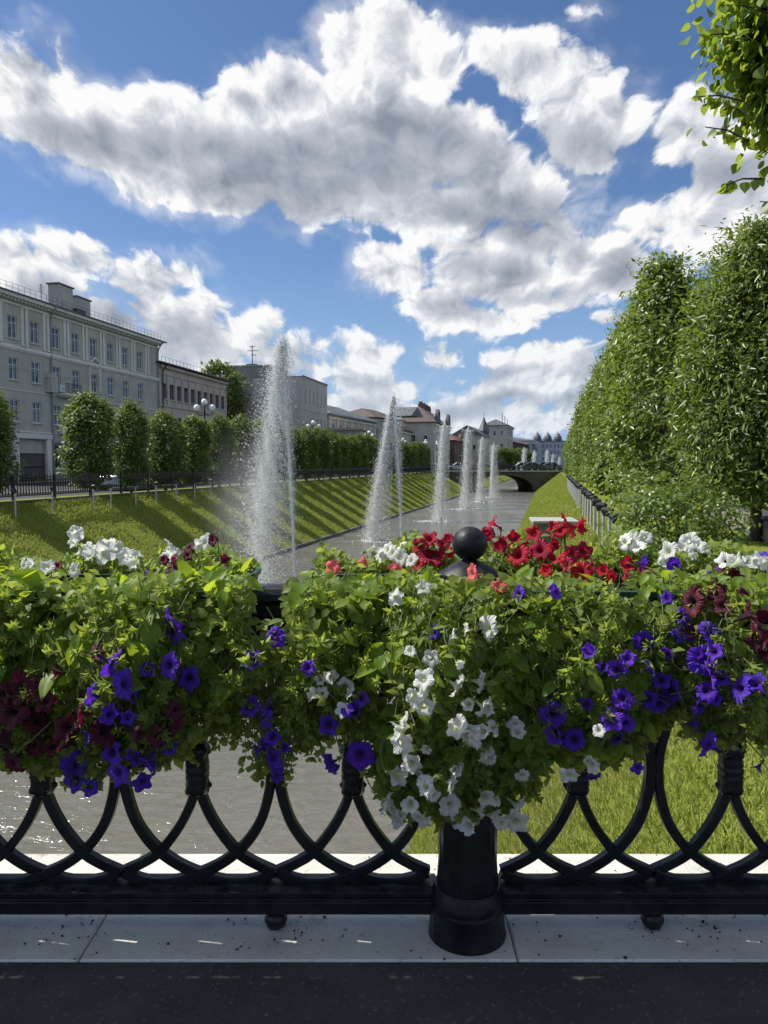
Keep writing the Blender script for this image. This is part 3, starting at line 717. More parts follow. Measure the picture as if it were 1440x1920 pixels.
for keys, label, (x0, x1), kind, dn in PL:
    cx = ((x0 + x1) / 2 - 720) / F * 2.45
    root = empty('petunia_plant', (cx, 2.6 if kind == 'back' else 2.25, 1.05), label=label, cat='petunias')
    org = np.array(root.location)
    leaves = []; stems = []
    r = np.random.default_rng(len(PLANTS) + 50)
    for key in keys:
        c_ = key[0]
        for (px, py, dpx) in FL[key]:
            if kind == 'back' and py < 1046: Y = 2.60 + fr.uniform(-.08, .07)
            elif px in (884, 935): Y = 2.17
            elif kind == 'back': Y = 2.38 + fr.uniform(-.10, .10)
            else: Y = ysurf(px, py) - .055 + fr.uniform(-.02, .03) - (.045 if key == 'w_c' and py > 1200 else 0)
            if py < 1096 and kind == 'front': Y = 2.42 + fr.uniform(-.08, .1)
            p = atY(px, py, Y); size = dpx * (1.10 if c_ in 'rk' else 1.20) * Y / F
            side = fr.random()
            d = Vector((fr.gauss(-.30, .55), fr.gauss(-1.0, .25), fr.gauss(.36 if kind == 'front' else .55, .38)))
            v = fr.choice((0, 0, 2, 2, 1, 1, 3))
            if side < .33: d = Vector((fr.choice((-1, 1)) * fr.uniform(.7, 1.1), fr.gauss(-.25, .3), fr.gauss(.2, .4))); v = fr.choice((1, 3, 0)); size *= 1.12
            if kind == 'front' and py > 1400: d.z -= .5
            if size < .038 and fr.random() < .4: v = 4; size *= 1.25
            d.normalize()
            o = bpy.data.objects.new('petunia_flower', FM[c_, v]); col.objects.link(o); o.parent = root
            o.rotation_mode = 'QUATERNION'; q = d.to_track_quat('Z', 'Y'); o.rotation_quaternion = q @ Euler((0, 0, fr.uniform(0, 6.28))).to_quaternion()
            o.location = p - Vector(org); o.scale = (size * fr.uniform(.92, 1.08), size * fr.uniform(.88, 1.05), size * fr.uniform(.8, 1.1))
            b0 = p - d * size * .60
            # calyx and stem
            gd = Vector((fr.gauss(0, .25), fr.uniform(.1, .5), -1.0 if kind == 'back' or py < 1100 else .5)).normalized()
            L = fr.uniform(.05, .12) if kind == 'front' else max(.03, b0.z - 1.10)
            e = b0 + gd * L; midp = (b0 + e) / 2 + Vector((fr.gauss(0, .008), fr.gauss(0, .008), fr.gauss(0, .004))) - d * .01
            pts = spline([b0 + d * size * .1, b0, midp, e], 4)
            add_tube_np(stems, [Vector(q_) - Vector(org) for q_ in pts], .0016, .0020)
            for k in range(5):
                th = k * 1.257; a_ = d.orthogonal().normalized(); b_ = d.cross(a_)
                dd = (d * .9 + (a_ * math.cos(th) + b_ * math.sin(th)) * .5)
                add_leaves(leaves, [np.array(b0 - Vector(org))], [np.array(dd)], [np.array(d)], [.016])
            nl = fr.randint(3, 6) if kind == 'back' else fr.randint(1, 3)
            for k in range(nl):
                t = fr.random(); q_ = b0.lerp(e, t)
                add_leaves(leaves, [np.array(q_ - Vector(org))], [np.array((fr.gauss(0, 1), fr.gauss(-.2, .8), fr.uniform(-.1, 1)))], [np.array((fr.gauss(0, .5), -.3, 1))], [fr.uniform(.022, .042)])
    PLANTS.append(dict(root=root, org=org, leaves=leaves, stems=stems, x0=x0, x1=x1, kind=kind, rng=r))
# profile of the lower edge of the hanging foliage, and where it is dense
LOWX = [0, 60, 130, 250, 330, 400, 440, 480, 530, 560, 620, 680, 710, 750, 850, 960, 1000, 1020, 1100, 1180, 1230, 1240, 1290, 1300, 1380, 1440, 1500]
LOWY = [1440, 1455, 1480, 1470, 1440, 1400, 1390, 1470, 1490, 1420, 1400, 1390, 1470, 1550, 1550, 1530, 1490, 1455, 1455, 1430, 1400, 1345, 1340, 1400, 1400, 1400, 1400]
DENX = [0, 100, 330, 400, 470, 490, 560, 600, 690, 710, 760, 900, 990, 1020, 1200, 1230, 1260, 1300, 1440, 1500]
DENY = [1400, 1400, 1380, 1340, 1300, 1330, 1330, 1330, 1345, 1420, 1500, 1500, 1440, 1400, 1380, 1330, 1300, 1350, 1360, 1360]
def pick_plant(px, kinds=('front',)):
    c = [p for p in PLANTS if p['kind'] in kinds and p['x0'] - 40 <= px <= p['x1'] + 40]
    return c or [min((p for p in PLANTS if p['kind'] in kinds), key=lambda p: abs(px - (p['x0'] + p['x1']) / 2))]
# broad-leaved trailing plants: foliage only
BROAD = []
for (x0, x1, label) in ((-760, 500, 'broad oval light green leaves spilling over the left part of the railing'), (505, 890, 'broad yellow-green leaves spilling over the railing left of the ball post'), (890, 1260, 'broad leaves with long thin stems hanging right of the ball post, mostly shaded'), (1260, 1560, 'small-leaved green plant spilling over the right end of the railing')):
    cx = (max(x0, 0) / 2 + x1 / 2 - 720) / F * 2.3
    root = empty('trailing_plant', (cx, 2.25, 1.05), label=label, cat='plant', group='leafy plants trailing over the railing')
    BROAD.append(dict(root=root, org=np.array(root.location), leaves=[], big=[], stems=[], x0=x0, x1=x1))
r = np.random.default_rng(5)
def front_dir(n, r, droop=.6):
    D = np.stack([r.normal(0, .55, n), r.normal(-.35, .35, n), r.normal(-droop, .4, n)], 1)
    N = np.stack([r.normal(-.12, .45, n), r.normal(-.85, .35, n), r.normal(.75, .4, n)], 1)
    return D, N
# small leaves filling the curtain
N_SM = 36000
px = r.uniform(-760, 1560, N_SM); py = r.uniform(1082, 1520, N_SM)
low = np.interp(px, DENX, DENY)
keep = (py < low + r.normal(0, 14, N_SM)) & ~((px > 474) & (px < 541) & (py < 1185 + 30 * np.sin(px))) & ~((px > 1118) & (px < 1188) & (py < 1116))
lump = np.sin(px * .045 + 1) * np.sin(py * .05 + px * .012) + .5 * np.sin(px * .11 - py * .07)
keep &= (r.random(N_SM) < .60 + .38 * lump)
px, py = px[keep], py[keep]
dep = r.random(len(px)) ** 1.3
P = np.array([tuple(atY(a, b, min(ysurf(a, b) + d * .17, 2.36 if b > 1140 else 2.40))) for a, b, d in zip(px, py, dep)])
D, Nn = front_dir(len(P), r, .35)
S = r.uniform(.018, .046, len(P)) * np.where(dep < .4, 1.0, 1.25)
owner = np.array([fr.choice(pick_plant(a))['x0'] * 1000 + 0 for a in px]) if False else None
own = [pick_plant(a) for a in px]
idx = np.array([id(fr.choice(o)) for o in own])
for p in PLANTS:
    mk = idx == id(p)
    if mk.any(): add_leaves(p['leaves'], P[mk] - p['org'], D[mk], Nn[mk], S[mk], LEAF_M)
# broad leaves over the top and upper front
def broad(n, x0, x1, ya, yb, smin, smax, bp, r, dp=.09, droop=.55):
    px = r.uniform(x0, x1, n); py = ya + (yb - ya) * r.random(n) ** 1.15
    k = ~((px > 462) & (px < 556)) & ~((px > 1120) & (px < 1186) & (py < 1125)); px, py = px[k], py[k]
    P = np.array([tuple(atY(a, b, ysurf(a, b) - .02 + d * dp)) for a, b, d in zip(px, py, r.random(len(px)))])
    D, N = front_dir(len(P), r, droop); S = r.uniform(smin, smax, len(P))
    add_leaves(bp['big'], P - bp['org'], D, N, S, LEAF_B, S * r.uniform(.75, 1.05, len(P)))
broad(520, -760, 486, 1086, 1275, .050, .098, BROAD[0], r)
broad(150, -760, 486, 1090, 1350, .035, .06, BROAD[0], r)
broad(150, 530, 880, 1084, 1270, .038, .078, BROAD[1], r)
broad(150, 890, 1250, 1100, 1380, .032, .068, BROAD[2], r)
broad(45, 930, 1200, 1240, 1420, .06, .10, BROAD[2], r)
broad(130, 1190, 1540, 1075, 1290, .028, .050, BROAD[3], r)
broad(40, 700, 1000, 1200, 1500, .04, .07, BROAD[1], r)
# rosettes of narrow young leaves at the shoot tips
LEAF_T = (np.array([(0, 0, 0), (-.16, .5, .06), (0, 1, -.05), (.16, .5, .06), (0, .5, .0)]), np.array([(0, 4, 1), (4, 2, 1), (0, 3, 4), (3, 2, 4)]))
for i in range(620):
    x = fr.uniform(-100, 1500); y = fr.uniform(1095, min(1480, float(np.interp(x, DENX, DENY)) + 25))
    if 470 < x < 545 and y < 1195: continue
    c = atY(x, y, ysurf(x, y) - fr.uniform(.0, .045)); d = np.array([fr.gauss(-.1, .6), fr.gauss(-.8, .3), fr.gauss(.2, .6)]); d /= np.linalg.norm(d)
    k = fr.randint(7, 13); th = np.arange(k) * 2.4; u1 = unit(np.cross(d, [.3, .2, .9])); u2 = np.cross(d, u1); sp = np.linspace(1.1, .35, k)[:, None]
    D = d + (u1 * np.cos(th)[:, None] + u2 * np.sin(th)[:, None]) * sp; P_ = np.array(c) + d * np.linspace(0, .018, k)[:, None]
    pl = fr.choice(pick_plant(x)); add_leaves(pl['leaves'], P_ - pl['org'], D, np.tile(d, (k, 1)) + r.normal(0, .15, (k, 3)), np.linspace(1.0, .5, k) * fr.uniform(.026, .044), LEAF_T)
    e = Vector(c) - Vector(d) * .05 + Vector((0, .02, .02)); add_tube_np(pl['stems'], [e - Vector(pl['org']), c - Vector(pl['org'])], .0016, .0012)
# over-the-top mass: between the two rows of troughs and round the rims
def topmass(n, X0, X1, bp, big=.25):
    X = r.uniform(X0, X1, n); Y = r.uniform(2.12, 2.47, n); Z = 1.112 + .03 * r.random(n) + .03 * np.sin(X * 9) * (Y < 2.42)
    kk = (Y < 2.40) | (np.sin(X * 19 + 2) + np.sin(X * 37) < .3); X, Y, Z = X[kk], Y[kk], Z[kk]; n = len(X)
    P = np.stack([X, Y, Z], 1)
    D = np.stack([r.normal(0, .8, n), r.normal(-.2, .7, n), r.normal(.35, .35, n)], 1); N = np.stack([r.normal(-.2, .4, n), r.normal(-.2, .4, n), np.ones(n)], 1)
    kb = r.random(n) < big
    S = r.uniform(.022, .042, n)
    add_leaves(bp['leaves'], P[~kb] - bp['org'], D[~kb], N[~kb], S[~kb])
    add_leaves(bp['big'], P[kb] - bp['org'], D[kb], N[kb], S[kb] * 1.8, LEAF_B)
topmass(800, -2.4, -.95, BROAD[0]); topmass(330, -.95, -.43, BROAD[0]); topmass(560, -.24, .14, BROAD[1], .12); topmass(520, .36, .66, BROAD[2], .15); topmass(520, .79, 1.6, BROAD[3], .15)
# leaves added behind rail to break sun flecks, round near troughs to shade road
for (n, xa, xb, ya, yb, za, zb_, keep_) in ((1500, -2.4, 1.6, 2.475, 2.56, .80, 1.12, .75), (2600, -2.4, 1.65, 2.07, 2.36, .96, 1.13, 1.1)):
    X = r.uniform(xa, xb, n); Y = r.uniform(ya, yb, n); Z = r.uniform(za, zb_, n)
    kk = ~((X > -.425) & (X < -.285)) & ((Y < 2.4) | (np.sin(X * 31) + np.sin(X * 53 + 1) + np.sin(X * 9) > .1)); X, Y, Z = X[kk], Y[kk], Z[kk]; n = len(X)
    P = np.stack([X, Y, Z], 1); D, N = front_dir(n, r, .3); S = r.uniform(.02, .05, n)
    for q_, b_ in enumerate(BROAD):
        lo_, hi_ = (-9, -.35, .28, .95)[q_], (-.35, .28, .95, 9)[q_]; mk = (X >= lo_) & (X < hi_)
        if mk.any(): add_leaves(b_['leaves'], P[mk] - b_['org'], D[mk], N[mk], S[mk])
# back rows: fine foliage standing up out of the outer troughs
def backmass(n, xa, xb, plant, h=.06):
    X = r.uniform(xa, xb, n); Y = r.uniform(2.61, 2.80, n); Z = 1.11 + h * r.random(n) ** 1.4 * (1 + .6 * np.sin(X * 17))
    kk = (Y > 2.66) | (np.sin(X * 23) + np.sin(X * 41 + 1) < .35); X, Y, Z = X[kk], Y[kk], Z[kk]; n = len(X)
    P = np.stack([X, Y, Z], 1); D = np.stack([r.normal(0, .8, n), r.normal(-.1, .6, n), r.normal(.7, .4, n)], 1); N = np.stack([r.normal(-.3, .6, n), r.normal(-.5, .5, n), r.normal(.8, .3, n)], 1)
    add_leaves(plant['leaves'], P - plant['org'], D, N, r.uniform(.018, .042, n))
bk = [p for p in PLANTS if p['kind'] == 'back']
for p, (xa, xb, n, h) in zip(bk, [(-1.5, -.78, 800, .055), (-.78, -.46, 420, .06), (-.235, .13, 700, .07), (.05, .93, 1500, .085), (.84, 1.12, 700, .10), (1.12, 1.5, 500, .07)]): backmass(n, xa, xb, p, h)
# hanging strands with small leaves, down to the ragged lower edge
for i in range(430):
    px0 = fr.uniform(-60, 1500)
    if 486 < px0 < 500: continue
    lowv = np.interp(px0, LOWX, LOWY) - abs(fr.gauss(0, 26)); den = np.interp(px0, DENX, DENY)
    ya = min(den - fr.uniform(20, 120), lowv - 60); n = 9
    pts = []; x = px0; Y = ysurf(px0, ya) + fr.uniform(0, .10)
    for k in range(n):
        t = k / (n - 1); yy = ya + (lowv - ya) * t; x += fr.gauss(0, 6)
        pts.append(atY(x, yy, min(Y + .05 * t, 2.36)))
    if fr.random() < .35: pts[-1].z += .02; pts[-2].z += .005; pts[-1].x += fr.uniform(-.03, .03)
    pl = fr.choice(pick_plant(px0)); o = Vector(pl['org'])
    sp = spline(pts, 3); add_tube_np(pl['stems'], [q_ - o for q_ in sp], .0017, .0009)
    m_ = len(sp) * 2; ii = r.integers(0, len(sp), m_)
    Pp = np.array([tuple(sp[j] - o) for j in ii]); Dd = np.stack([r.normal(0, .9, m_), r.normal(-.2, .5, m_), r.normal(-.2, .6, m_)], 1); N = rdir(m_, r) + np.array([0, -.8, .4])
    add_leaves(pl['leaves'], Pp, Dd, N, r.uniform(.013, .030, m_))
# long bare runners over the leaves
for i in range(70):
    px0 = fr.uniform(0, 1440); py0 = fr.uniform(1100, 1260)
    if 470 < px0 < 540: continue
    dx = fr.uniform(-90, 110); dy = fr.uniform(50, 190); Y = ysurf(px0, py0) - .03
    pts = [atY(px0 + dx * t + 14 * math.sin(t * 4 + i), py0 + dy * t * (1.1 - .2 * t), ysurf(px0 + dx * t, py0 + dy * t) - .015 - .02 * math.sin(PI * t)) for t in (0, .25, .5, .75, 1)]
    b_ = min(BROAD, key=lambda q: abs(px0 - (q['x0'] + q['x1']) / 2)); add_tube_np(b_['stems'], [q_ - Vector(b_['org']) for q_ in spline(pts, 5)], .0019, .0011)
for p in PLANTS + BROAD:
    groups = [(p['leaves'], M_LSMALL), (p.get('big') or [], M_LBROAD), (p['stems'], M_STEM)]
    Vs, Fs, mi, ms = [], [], [], []; b = 0
    for st, mt in groups:
        if not st: continue
        V, Fc = merge(st); Vs.append(V); Fs.append(Fc + b); b += len(V); mi.append(np.full(len(Fc), len(ms), dtype=np.int32)); ms.append(mt)
    me = np_mesh('foliage', np.concatenate(Vs), np.concatenate(Fs), None, True)
    for mt in ms: me.materials.append(mt)
    me.polygons.foreach_set('material_index', np.concatenate(mi)); me.update()
    link('foliage', me, p['root'])
# ---------------------------------------------------------------- buildings on the left bank street
def wall_mat(name, c, c2, bump=.3, sc_=.5, spec=.2):
    m, T, b = new_mat(name); P = T.add('ShaderNodeTexCoord').outputs['Object']
    f = T.mr(T.noise(P, sc_, 6, .6), .35, .65); cc = T.mix(f, (*c, 1), (*c2, 1))
    st = T.noise(T.vm('MULTIPLY', P, (1.6, 1.6, .12)), 1.6, 5, .65)          # rain streaks and patches of repair
    cc = T.mix(T.mr(st, .52, .72, 0, .55), cc, (*[x * .62 for x in c], 1)); cc = T.mix(T.mr(T.noise(P, .22, 3, .7), .55, .62, 0, .30), cc, (*[min(1, x * 1.25) for x in c2], 1))
    T.put(b.inputs['Base Color'], cc); b.inputs['Roughness'].default_value = .88; b.inputs['Specular IOR Level'].default_value = spec
    bn = T.add('ShaderNodeBump'); bn.inputs['Strength'].default_value = bump; bn.inputs['Distance'].default_value = .02
    T.put(bn.inputs['Height'], T.noise(P, 8, 4, .6)); T.l.new(bn.outputs[0], b.inputs['Normal'])
    return m
M_GREYW = wall_mat('grey_render', (.45, .43, .37), (.52, .50, .43))
M_TRIM = wall_mat('pale_trim', (.70, .67, .59), (.78, .75, .67))
M_ROOFG = pmat('grey_sheet_roof', (.09, .095, .10), .55, .3, c2=(.14, .145, .15), scale=2)
M_ROOFB = pmat('brown_sheet_roof', (.085, .060, .052), .6, .1, c2=(.13, .095, .08), scale=1.5)
M_ROOFR = pmat('red_sheet_roof', (.16, .075, .06), .6, .1, c2=(.21, .10, .085), scale=1.5)
M_ROOFGR = pmat('grey_green_sheet_roof', (.20, .24, .235), .45, .4, c2=(.27, .31, .30), scale=2)
M_PINK = wall_mat('pinkish_render', (.52, .43, .36), (.58, .48, .41))
M_MODERN = wall_mat('grey_panel', (.50, .47, .41), (.54, .51, .45), .1)
M_MODERN2 = wall_mat('dark_grey_panel', (.29, .275, .255), (.32, .305, .28), .1)
M_YEL = wall_mat('cream_render', (.50, .44, .32), (.56, .50, .38))
M_CREAM = wall_mat('pale_cream_render', (.50, .48, .41), (.57, .55, .48))
M_BEIGE = wall_mat('beige_render', (.47, .43, .35), (.53, .49, .41))
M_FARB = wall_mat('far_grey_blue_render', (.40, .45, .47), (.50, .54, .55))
M_BRICK = wall_mat('brown_brick', (.13, .085, .065), (.18, .12, .10))
M_GLASS, T, b = new_mat('window_glass')
P = T.add('ShaderNodeTexCoord').outputs['Object']
T.put(b.inputs['Base Color'], T.mix(T.mr(T.noise(P, .9, 2, .5), .45, .55), (.015, .018, .022, 1), (.16, .17, .18, 1))); b.inputs['Roughness'].default_value = .06; b.inputs['Specular IOR Level'].default_value = .9
M_WFRAME = pmat('white_window_frame', (.70, .71, .71), .4)
M_WDARK = pmat('brown_window_frame', (.16, .12, .10), .5)
M_DARKM = pmat('dark_metal', (.03, .032, .035), .45, .3)
M_CONC = pmat('concrete', (.30, .30, .285), .85, c2=(.40, .395, .375), scale=3, bump=.3, bscale=20)
M_INT = pmat('dark_interior', (.02, .02, .02), .9)
WIN = {}
def window_protos(w, h, style):
    """window frame (a part) with its panes and sill, built once per size, local X along the wall, Y outwards"""
    key = (round(w, 2), round(h, 2), style)
    if key in WIN: return WIN[key]
    f = .07; m = MB(); fm = M_WDARK if style == 'brown' else M_WFRAME
    for x in (-w / 2 + f / 2, w / 2 - f / 2): m.box((x, -.12, h / 2), (f, .06, h - .002))
    for z in (f / 2, h - f / 2): m.box((0, -.121, z), (w - 2 * f, .058, f))
    if style in ('cross', 'brown'):
        m.box((0, -.119, h / 2), (f * .8, .062, h - 2 * f)); m.box((-w / 4, -.1225, h * .68), (w / 2 - f * 1.4, .055, f * .7)); m.box((w / 4, -.1225, h * .68), (w / 2 - f * 1.4, .055, f * .7))
    fo = m.build('window', fm); fo.name = 'window'
    m = MB(); m.add([(-w / 2, -.15, 0), (w / 2, -.15, 0), (w / 2, -.15, h), (-w / 2, -.15, h)], [(0, 1, 2, 3)])
    pane = m.build('pane', M_GLASS); 
    m = MB(); m.box((0, .04, -.04), (w + .16, .24, .06)); sill = m.build('sill', M_TRIM)
    WIN[key] = (fo.data, pane.data, sill.data)
    for o in (fo, pane, sill): bpy.data.objects.remove(o)
    return WIN[key]
class Building:
    def __init__(s, name, A, B, z0, z1, depth, wall, label, cat='building'):
        s.A = Vector((A.x, A.y, 0)); s.B = Vector((B.x, B.y, 0)); s.d = (s.B - s.A); s.L = s.d.length; s.d.normalize()
        s.n = Vector((s.d.y, -s.d.x, 0)); s.z0, s.z1, s.dep, s.wm = z0, z1, depth, wall
        s.M = Matrix(((s.d.x, s.n.x, 0, s.A.x), (s.d.y, s.n.y, 0, s.A.y), (0, 0, 1, 0), (0, 0, 0, 1)))   # local: x along, y outwards, z up
        s.root = empty(name, s.A, label=label, cat=cat); s.root.rotation_euler = (0, 0, math.atan2(s.d.y, s.d.x)); s.holes = []
        s.flip = -1   # local frame is left handed (n to the right): place y negated
    # local coordinates used below: (x along facade, y = distance in front of it, z); stored with y negated
    def part(s, mb, name, mat, **kw):
        mb.v = [(v[0], -v[1], v[2]) for v in mb.v]; s.last = mb.build(name, mat, s.root, **kw); return s.last
    def window(s, x, z, w, h, style='cross', sub=True, open_=True):
        s.holes.append((x - w / 2, x + w / 2, z, z + h))
        fd, pd, sd = window_protos(w, h, style)
        o = link('window', fd, s.root); o.location = (x, 0, z); o.scale = (1, -1, 1)
        if sub:
            p = link('pane', pd, o); q = link('sill', sd, o)
        else: link('pane', pd, o)
        return o
    def walls(s, end_near=True, end_mat=None):
        xs = sorted({0, s.L, *[h[0] for h in s.holes], *[h[1] for h in s.holes]}); zs = sorted({s.z0, s.z1, *[h[2] for h in s.holes], *[h[3] for h in s.holes]})
        m = MB()
        for i in range(len(xs) - 1):
            j = 0
            while j < len(zs) - 1:
                cx = (xs[i] + xs[i + 1]) / 2
                solid = lambda jj: not any(h[0] < cx < h[1] and h[2] < (zs[jj] + zs[jj + 1]) / 2 < h[3] for h in s.holes)
                if not solid(j): j += 1; continue
                k = j
                while k + 1 < len(zs) - 1 and solid(k + 1): k += 1
                m.add([(xs[i], 0, zs[j]), (xs[i + 1], 0, zs[j]), (xs[i + 1], 0, zs[k + 1]), (xs[i], 0, zs[k + 1])], [(0, 1, 2, 3)]); j = k + 1
        for (a, b_, c, d) in s.holes:
            m.add([(a, 0, c), (b_, 0, c), (b_, 0, d), (a, 0, d), (a, -.22, c), (b_, -.22, c), (b_, -.22, d), (a, -.22, d)], [(0, 1, 5, 4), (1, 2, 6, 5), (2, 3, 7, 6), (3, 0, 4, 7), (4, 5, 6, 7)])
        D = s.dep
        m.add([(0, 0, s.z0), (0, -D, s.z0), (0, -D, s.z1), (0, 0, s.z1), (s.L, 0, s.z0), (s.L, -D, s.z0), (s.L, -D, s.z1), (s.L, 0, s.z1)], [(0, 1, 2, 3), (4, 5, 6, 7), (1, 5, 6, 2), (3, 2, 6, 7)])
        vs = m.v; s.part(m, 'wall', s.wm)
    def roof(s, h, mat, over=.5, hip=True, inset=None, t=.18):
        D = s.dep; a, b_, c, d = (-over, over), (s.L + over, over), (s.L + over, -D - over), (-over, -D - over); z = s.z1 + .003
        ri = D / 2 if hip else -over
        m = MB(); v = [(x, y, z) for x, y in (a, b_, c, d)] + [(x, y, z + t) for x, y in (a, b_, c, d)] + [(ri, -D / 2, z + t + h), (s.L - ri, -D / 2, z + t + h)]
        m.add(v, [(3, 2, 1, 0), (0, 1, 5, 4), (1, 2, 6, 5), (2, 3, 7, 6), (3, 0, 4, 7), (4, 5, 9, 8), (5, 6, 9), (6, 7, 8, 9), (7, 4, 8)])
        return s.part(m, 'roof', mat)
    def end_windows(s, ys, zs, w, h):
        for y in ys:
            for z in zs:
                m = MB(); m.box((-.03, -y, z + h / 2), (.058, w, h)); s.part(m, 'window', M_WFRAME)
                o = s.last; m = MB(); m.box((-.07, -y, z + h / 2), (.03, w * .8, h * .86)); m.v = [(v[0], -v[1], v[2]) for v in m.v]; m.build('pane', M_GLASS, o)
    def band(s, z, h, proj, name='cornice', mat=None, x0=0.0, x1=None):
        x1 = s.L if x1 is None else x1
        m = MB(); m.box(((x0 + x1) / 2, proj / 2 + .001, z + h / 2), (x1 - x0, proj, h)); return s.part(m, name, mat or M_TRIM)
def plan(px, Y): u, _ = ray(px, 868); return Vector((u * Y, Y, 0))
def ylev(py, Y): return atY(720, py, Y).z
# --- the grey four-storey house
A = plan(-60, 55.5); B = plan(300, 84.4)
g = Building('apartment_building', A, B, ZS, 14.55, 13, M_GREYW, 'grey four-storey apartment house with pale pilasters and two chimneys, at the left edge', 'building')
def s_at(bl, px, back=0.0):      # distance along the facade (or a line set back from it) at which a photo column is seen
    u, _ = ray(px, 868); d, A_ = bl.d, bl.A - bl.n * back
    return (u * A_.y - A_.x) / (d.x - u * d.y)
tops = [-25, 31, 72, 111, 147, 180, 211, 239, 266]
cols_ = [s_at(g, p) for p in tops]
for i, x in enumerate(cols_):
    g.window(x, 11.2, 1.12, 1.78)
    g.window(x, 8.0, 1.12, 1.72)
    if i != 7: g.window(x, 4.75, 1.12, 1.72)
    if i not in (1, 0, 2): g.window(x, 1.0, 1.2, 2.3, 'plain')
gx0, gx1 = s_at(g, 34), s_at(g, 86)
g.holes.append((gx0, gx1, ZS + .02, 3.4))
g.walls()
g.roof(1.9, M_ROOFG, .75, True, t=.10)
# pilasters in pairs between the top windows, frames, cornice with modillions
edges = [(cols_[i] + cols_[i + 1]) / 2 for i in range(len(cols_) - 1)] + [cols_[-1] + 1.45]
for e in edges:
    for dx in (-.27, .27): m = MB(); m.box((e + dx, .05, 12.25), (.30, .098, 3.0)); m.box((e + dx, .07, 10.82), (.36, .139, .14)); m.box((e + dx, .07, 13.72), (.36, .139, .14)); g.part(m, 'pilaster', M_TRIM, bevel=.01)
g.band(10.42, .26, .18); g.band(10.30, .11, .10, 'moulding'); g.band(13.82, .14, .12, 'moulding'); g.band(14.30, .25, .62, 'cornice'); g.band(7.2, .07, .05, 'moulding'); g.band(3.95, .10, .07, 'moulding')
m = MB(); n_ = int(g.L / .42)
for k in range(n_): m.box((.2 + k * g.L / n_, .21, 14.20), (.16, .42, .16))
g.part(m, 'modillions', M_TRIM)
# panel lines of the render (courses)
for z in (2.3, 5.6, 8.9): g.band(z, .035, .022, 'course', M_GREYW)
# little pediment over the sixth window and side strips
xc = cols_[5]
m = MB(); m.strip([(xc - .95, .12, 10.35), (xc - .95, .12, 10.62), (xc, .12, 11.18), (xc + .95, .12, 10.62), (xc + .95, .12, 10.35)], .16, .2, (0, 1, 0))
m.box((xc - .85, .08, 9.15), (.22, .158, 2.2)); m.box((xc + .85, .08, 9.15), (.22, .158, 2.2)); g.part(m, 'pediment', M_TRIM)
# gateway surround, gate
m = MB(); m.box((gx0 - .3, .1, 1.75), (.58, .198, 3.68)); m.box((gx1 + .3, .1, 1.75), (.58, .198, 3.68)); m.box(((gx0 + gx1) / 2, .12, 3.66), (gx1 - gx0 + 1.5, .24, .40)); g.part(m, 'gate_surround', M_TRIM, bevel=.02)
m = MB()
for k in range(26): m.box((gx0 + (k + .5) * (gx1 - gx0) / 26, -.12, 1.15), (.035, .035, 2.3))
for z in (.3, 1.2, 2.2): m.box(((gx0 + gx1) / 2, -.10, z), (gx1 - gx0 - .02, .05, .06))
g.part(m, 'gate', M_DARKM)
# downpipes, balcony, air conditioners
xd = s_at(g, 99)
def pipe(x, z0, z1, b_=g):
    m = MB(); m.tube([(x, .55, z1 - .1), (x, .22, z1 - .7), (x, .14, z1 - 1.0), (x, .14, z0)], .07, 8); m.lathe([(.07, 0), (.16, .12), (.16, .3)], (x, .58, z1 - .18), 10); b_.part(m, 'downpipe', M_ROOFGR)
pipe(xd, .1, 14.45); pipe(g.L - .25, .1, 14.45)
xb = s_at(g, 121)
m = MB(); m.box((xb + .2, .5, 7.35), (2.5, 1.0, .18)); m.box((xb + .2, .4, 7.2), (2.1, .7, .14))
g.part(m, 'balcony', M_TRIM)
m = MB()
for k in range(13): m.box((xb - 1.0 + .2 * k, .95, 7.85), (.03, .03, .82))
m.box((xb + .2, .95, 8.27), (2.45, .05, .05)); g.part(m, 'balcony_railing', M_DARKM)
for (px, z) in ((113, 7.5), (115, 3.95)):
    m = MB(); xx = s_at(g, px); m.box((xx, .28, z + .35), (.85, .36, .6)); m.lathe([(.22, 0), (.24, .03), (.06, .05)], (xx, .47, z + .35), 12)
    g.part(m, 'air_conditioner', M_WFRAME, bevel=.02)
xbox = s_at(g, 95); m = MB(); m.box((xbox, .3, 8.0), (.9, .6, 1.2)); m.prism([(xbox - .5, 8.6), (xbox + .5, 8.6), (xbox, 9.0)], -.0, .62); g.part(m, 'bay_box', M_GREYW)
# chimneys, roof rail, dormer, aerial
for (px, w, z1_, sh) in ((122, 2.2, 17.55, 2.5), (155, 2.3, 17.25, 3.2)):
    xx = s_at(g, px, sh); m = MB(); m.box((xx, -sh, (14.7 + z1_) / 2), (w, 1.1, z1_ - 14.7)); c = g.part(m, 'chimney', M_GREYW, bevel=.03)
    m = MB(); m.box((xx, -sh, z1_ + .06), (w + .25, 1.3, .12)); g.part(m, 'chimney_cap', M_ROOFG)
xx = s_at(g, 148, 2.2); m = MB(); m.box((xx, -2.2, 15.3), (1.5, 1.2, 1.0)); g.part(m, 'dormer', M_ROOFB)
m = MB(); 
for k in range(42):
    x = g.L * k / 41; m.box((x, .35, 15.0), (.018, .018, .7)); 
for z in (15.05, 15.36): m.box((g.L / 2, .35, z), (g.L, .016, .016))
g.part(m, 'roof_railing', M_DARKM)
m = MB(); xx = s_at(g, 86, 1); m.tube([(xx, -1, 14.8), (xx, -1, 16.6)], .03, 6)
for k in range(5): m.tube([(xx - .4 + .04 * k, -1, 15.9 + .15 * k), (xx + .4 - .04 * k, -1, 15.9 + .15 * k)], .018, 5)
g.part(m, 'aerial', M_DARKM)
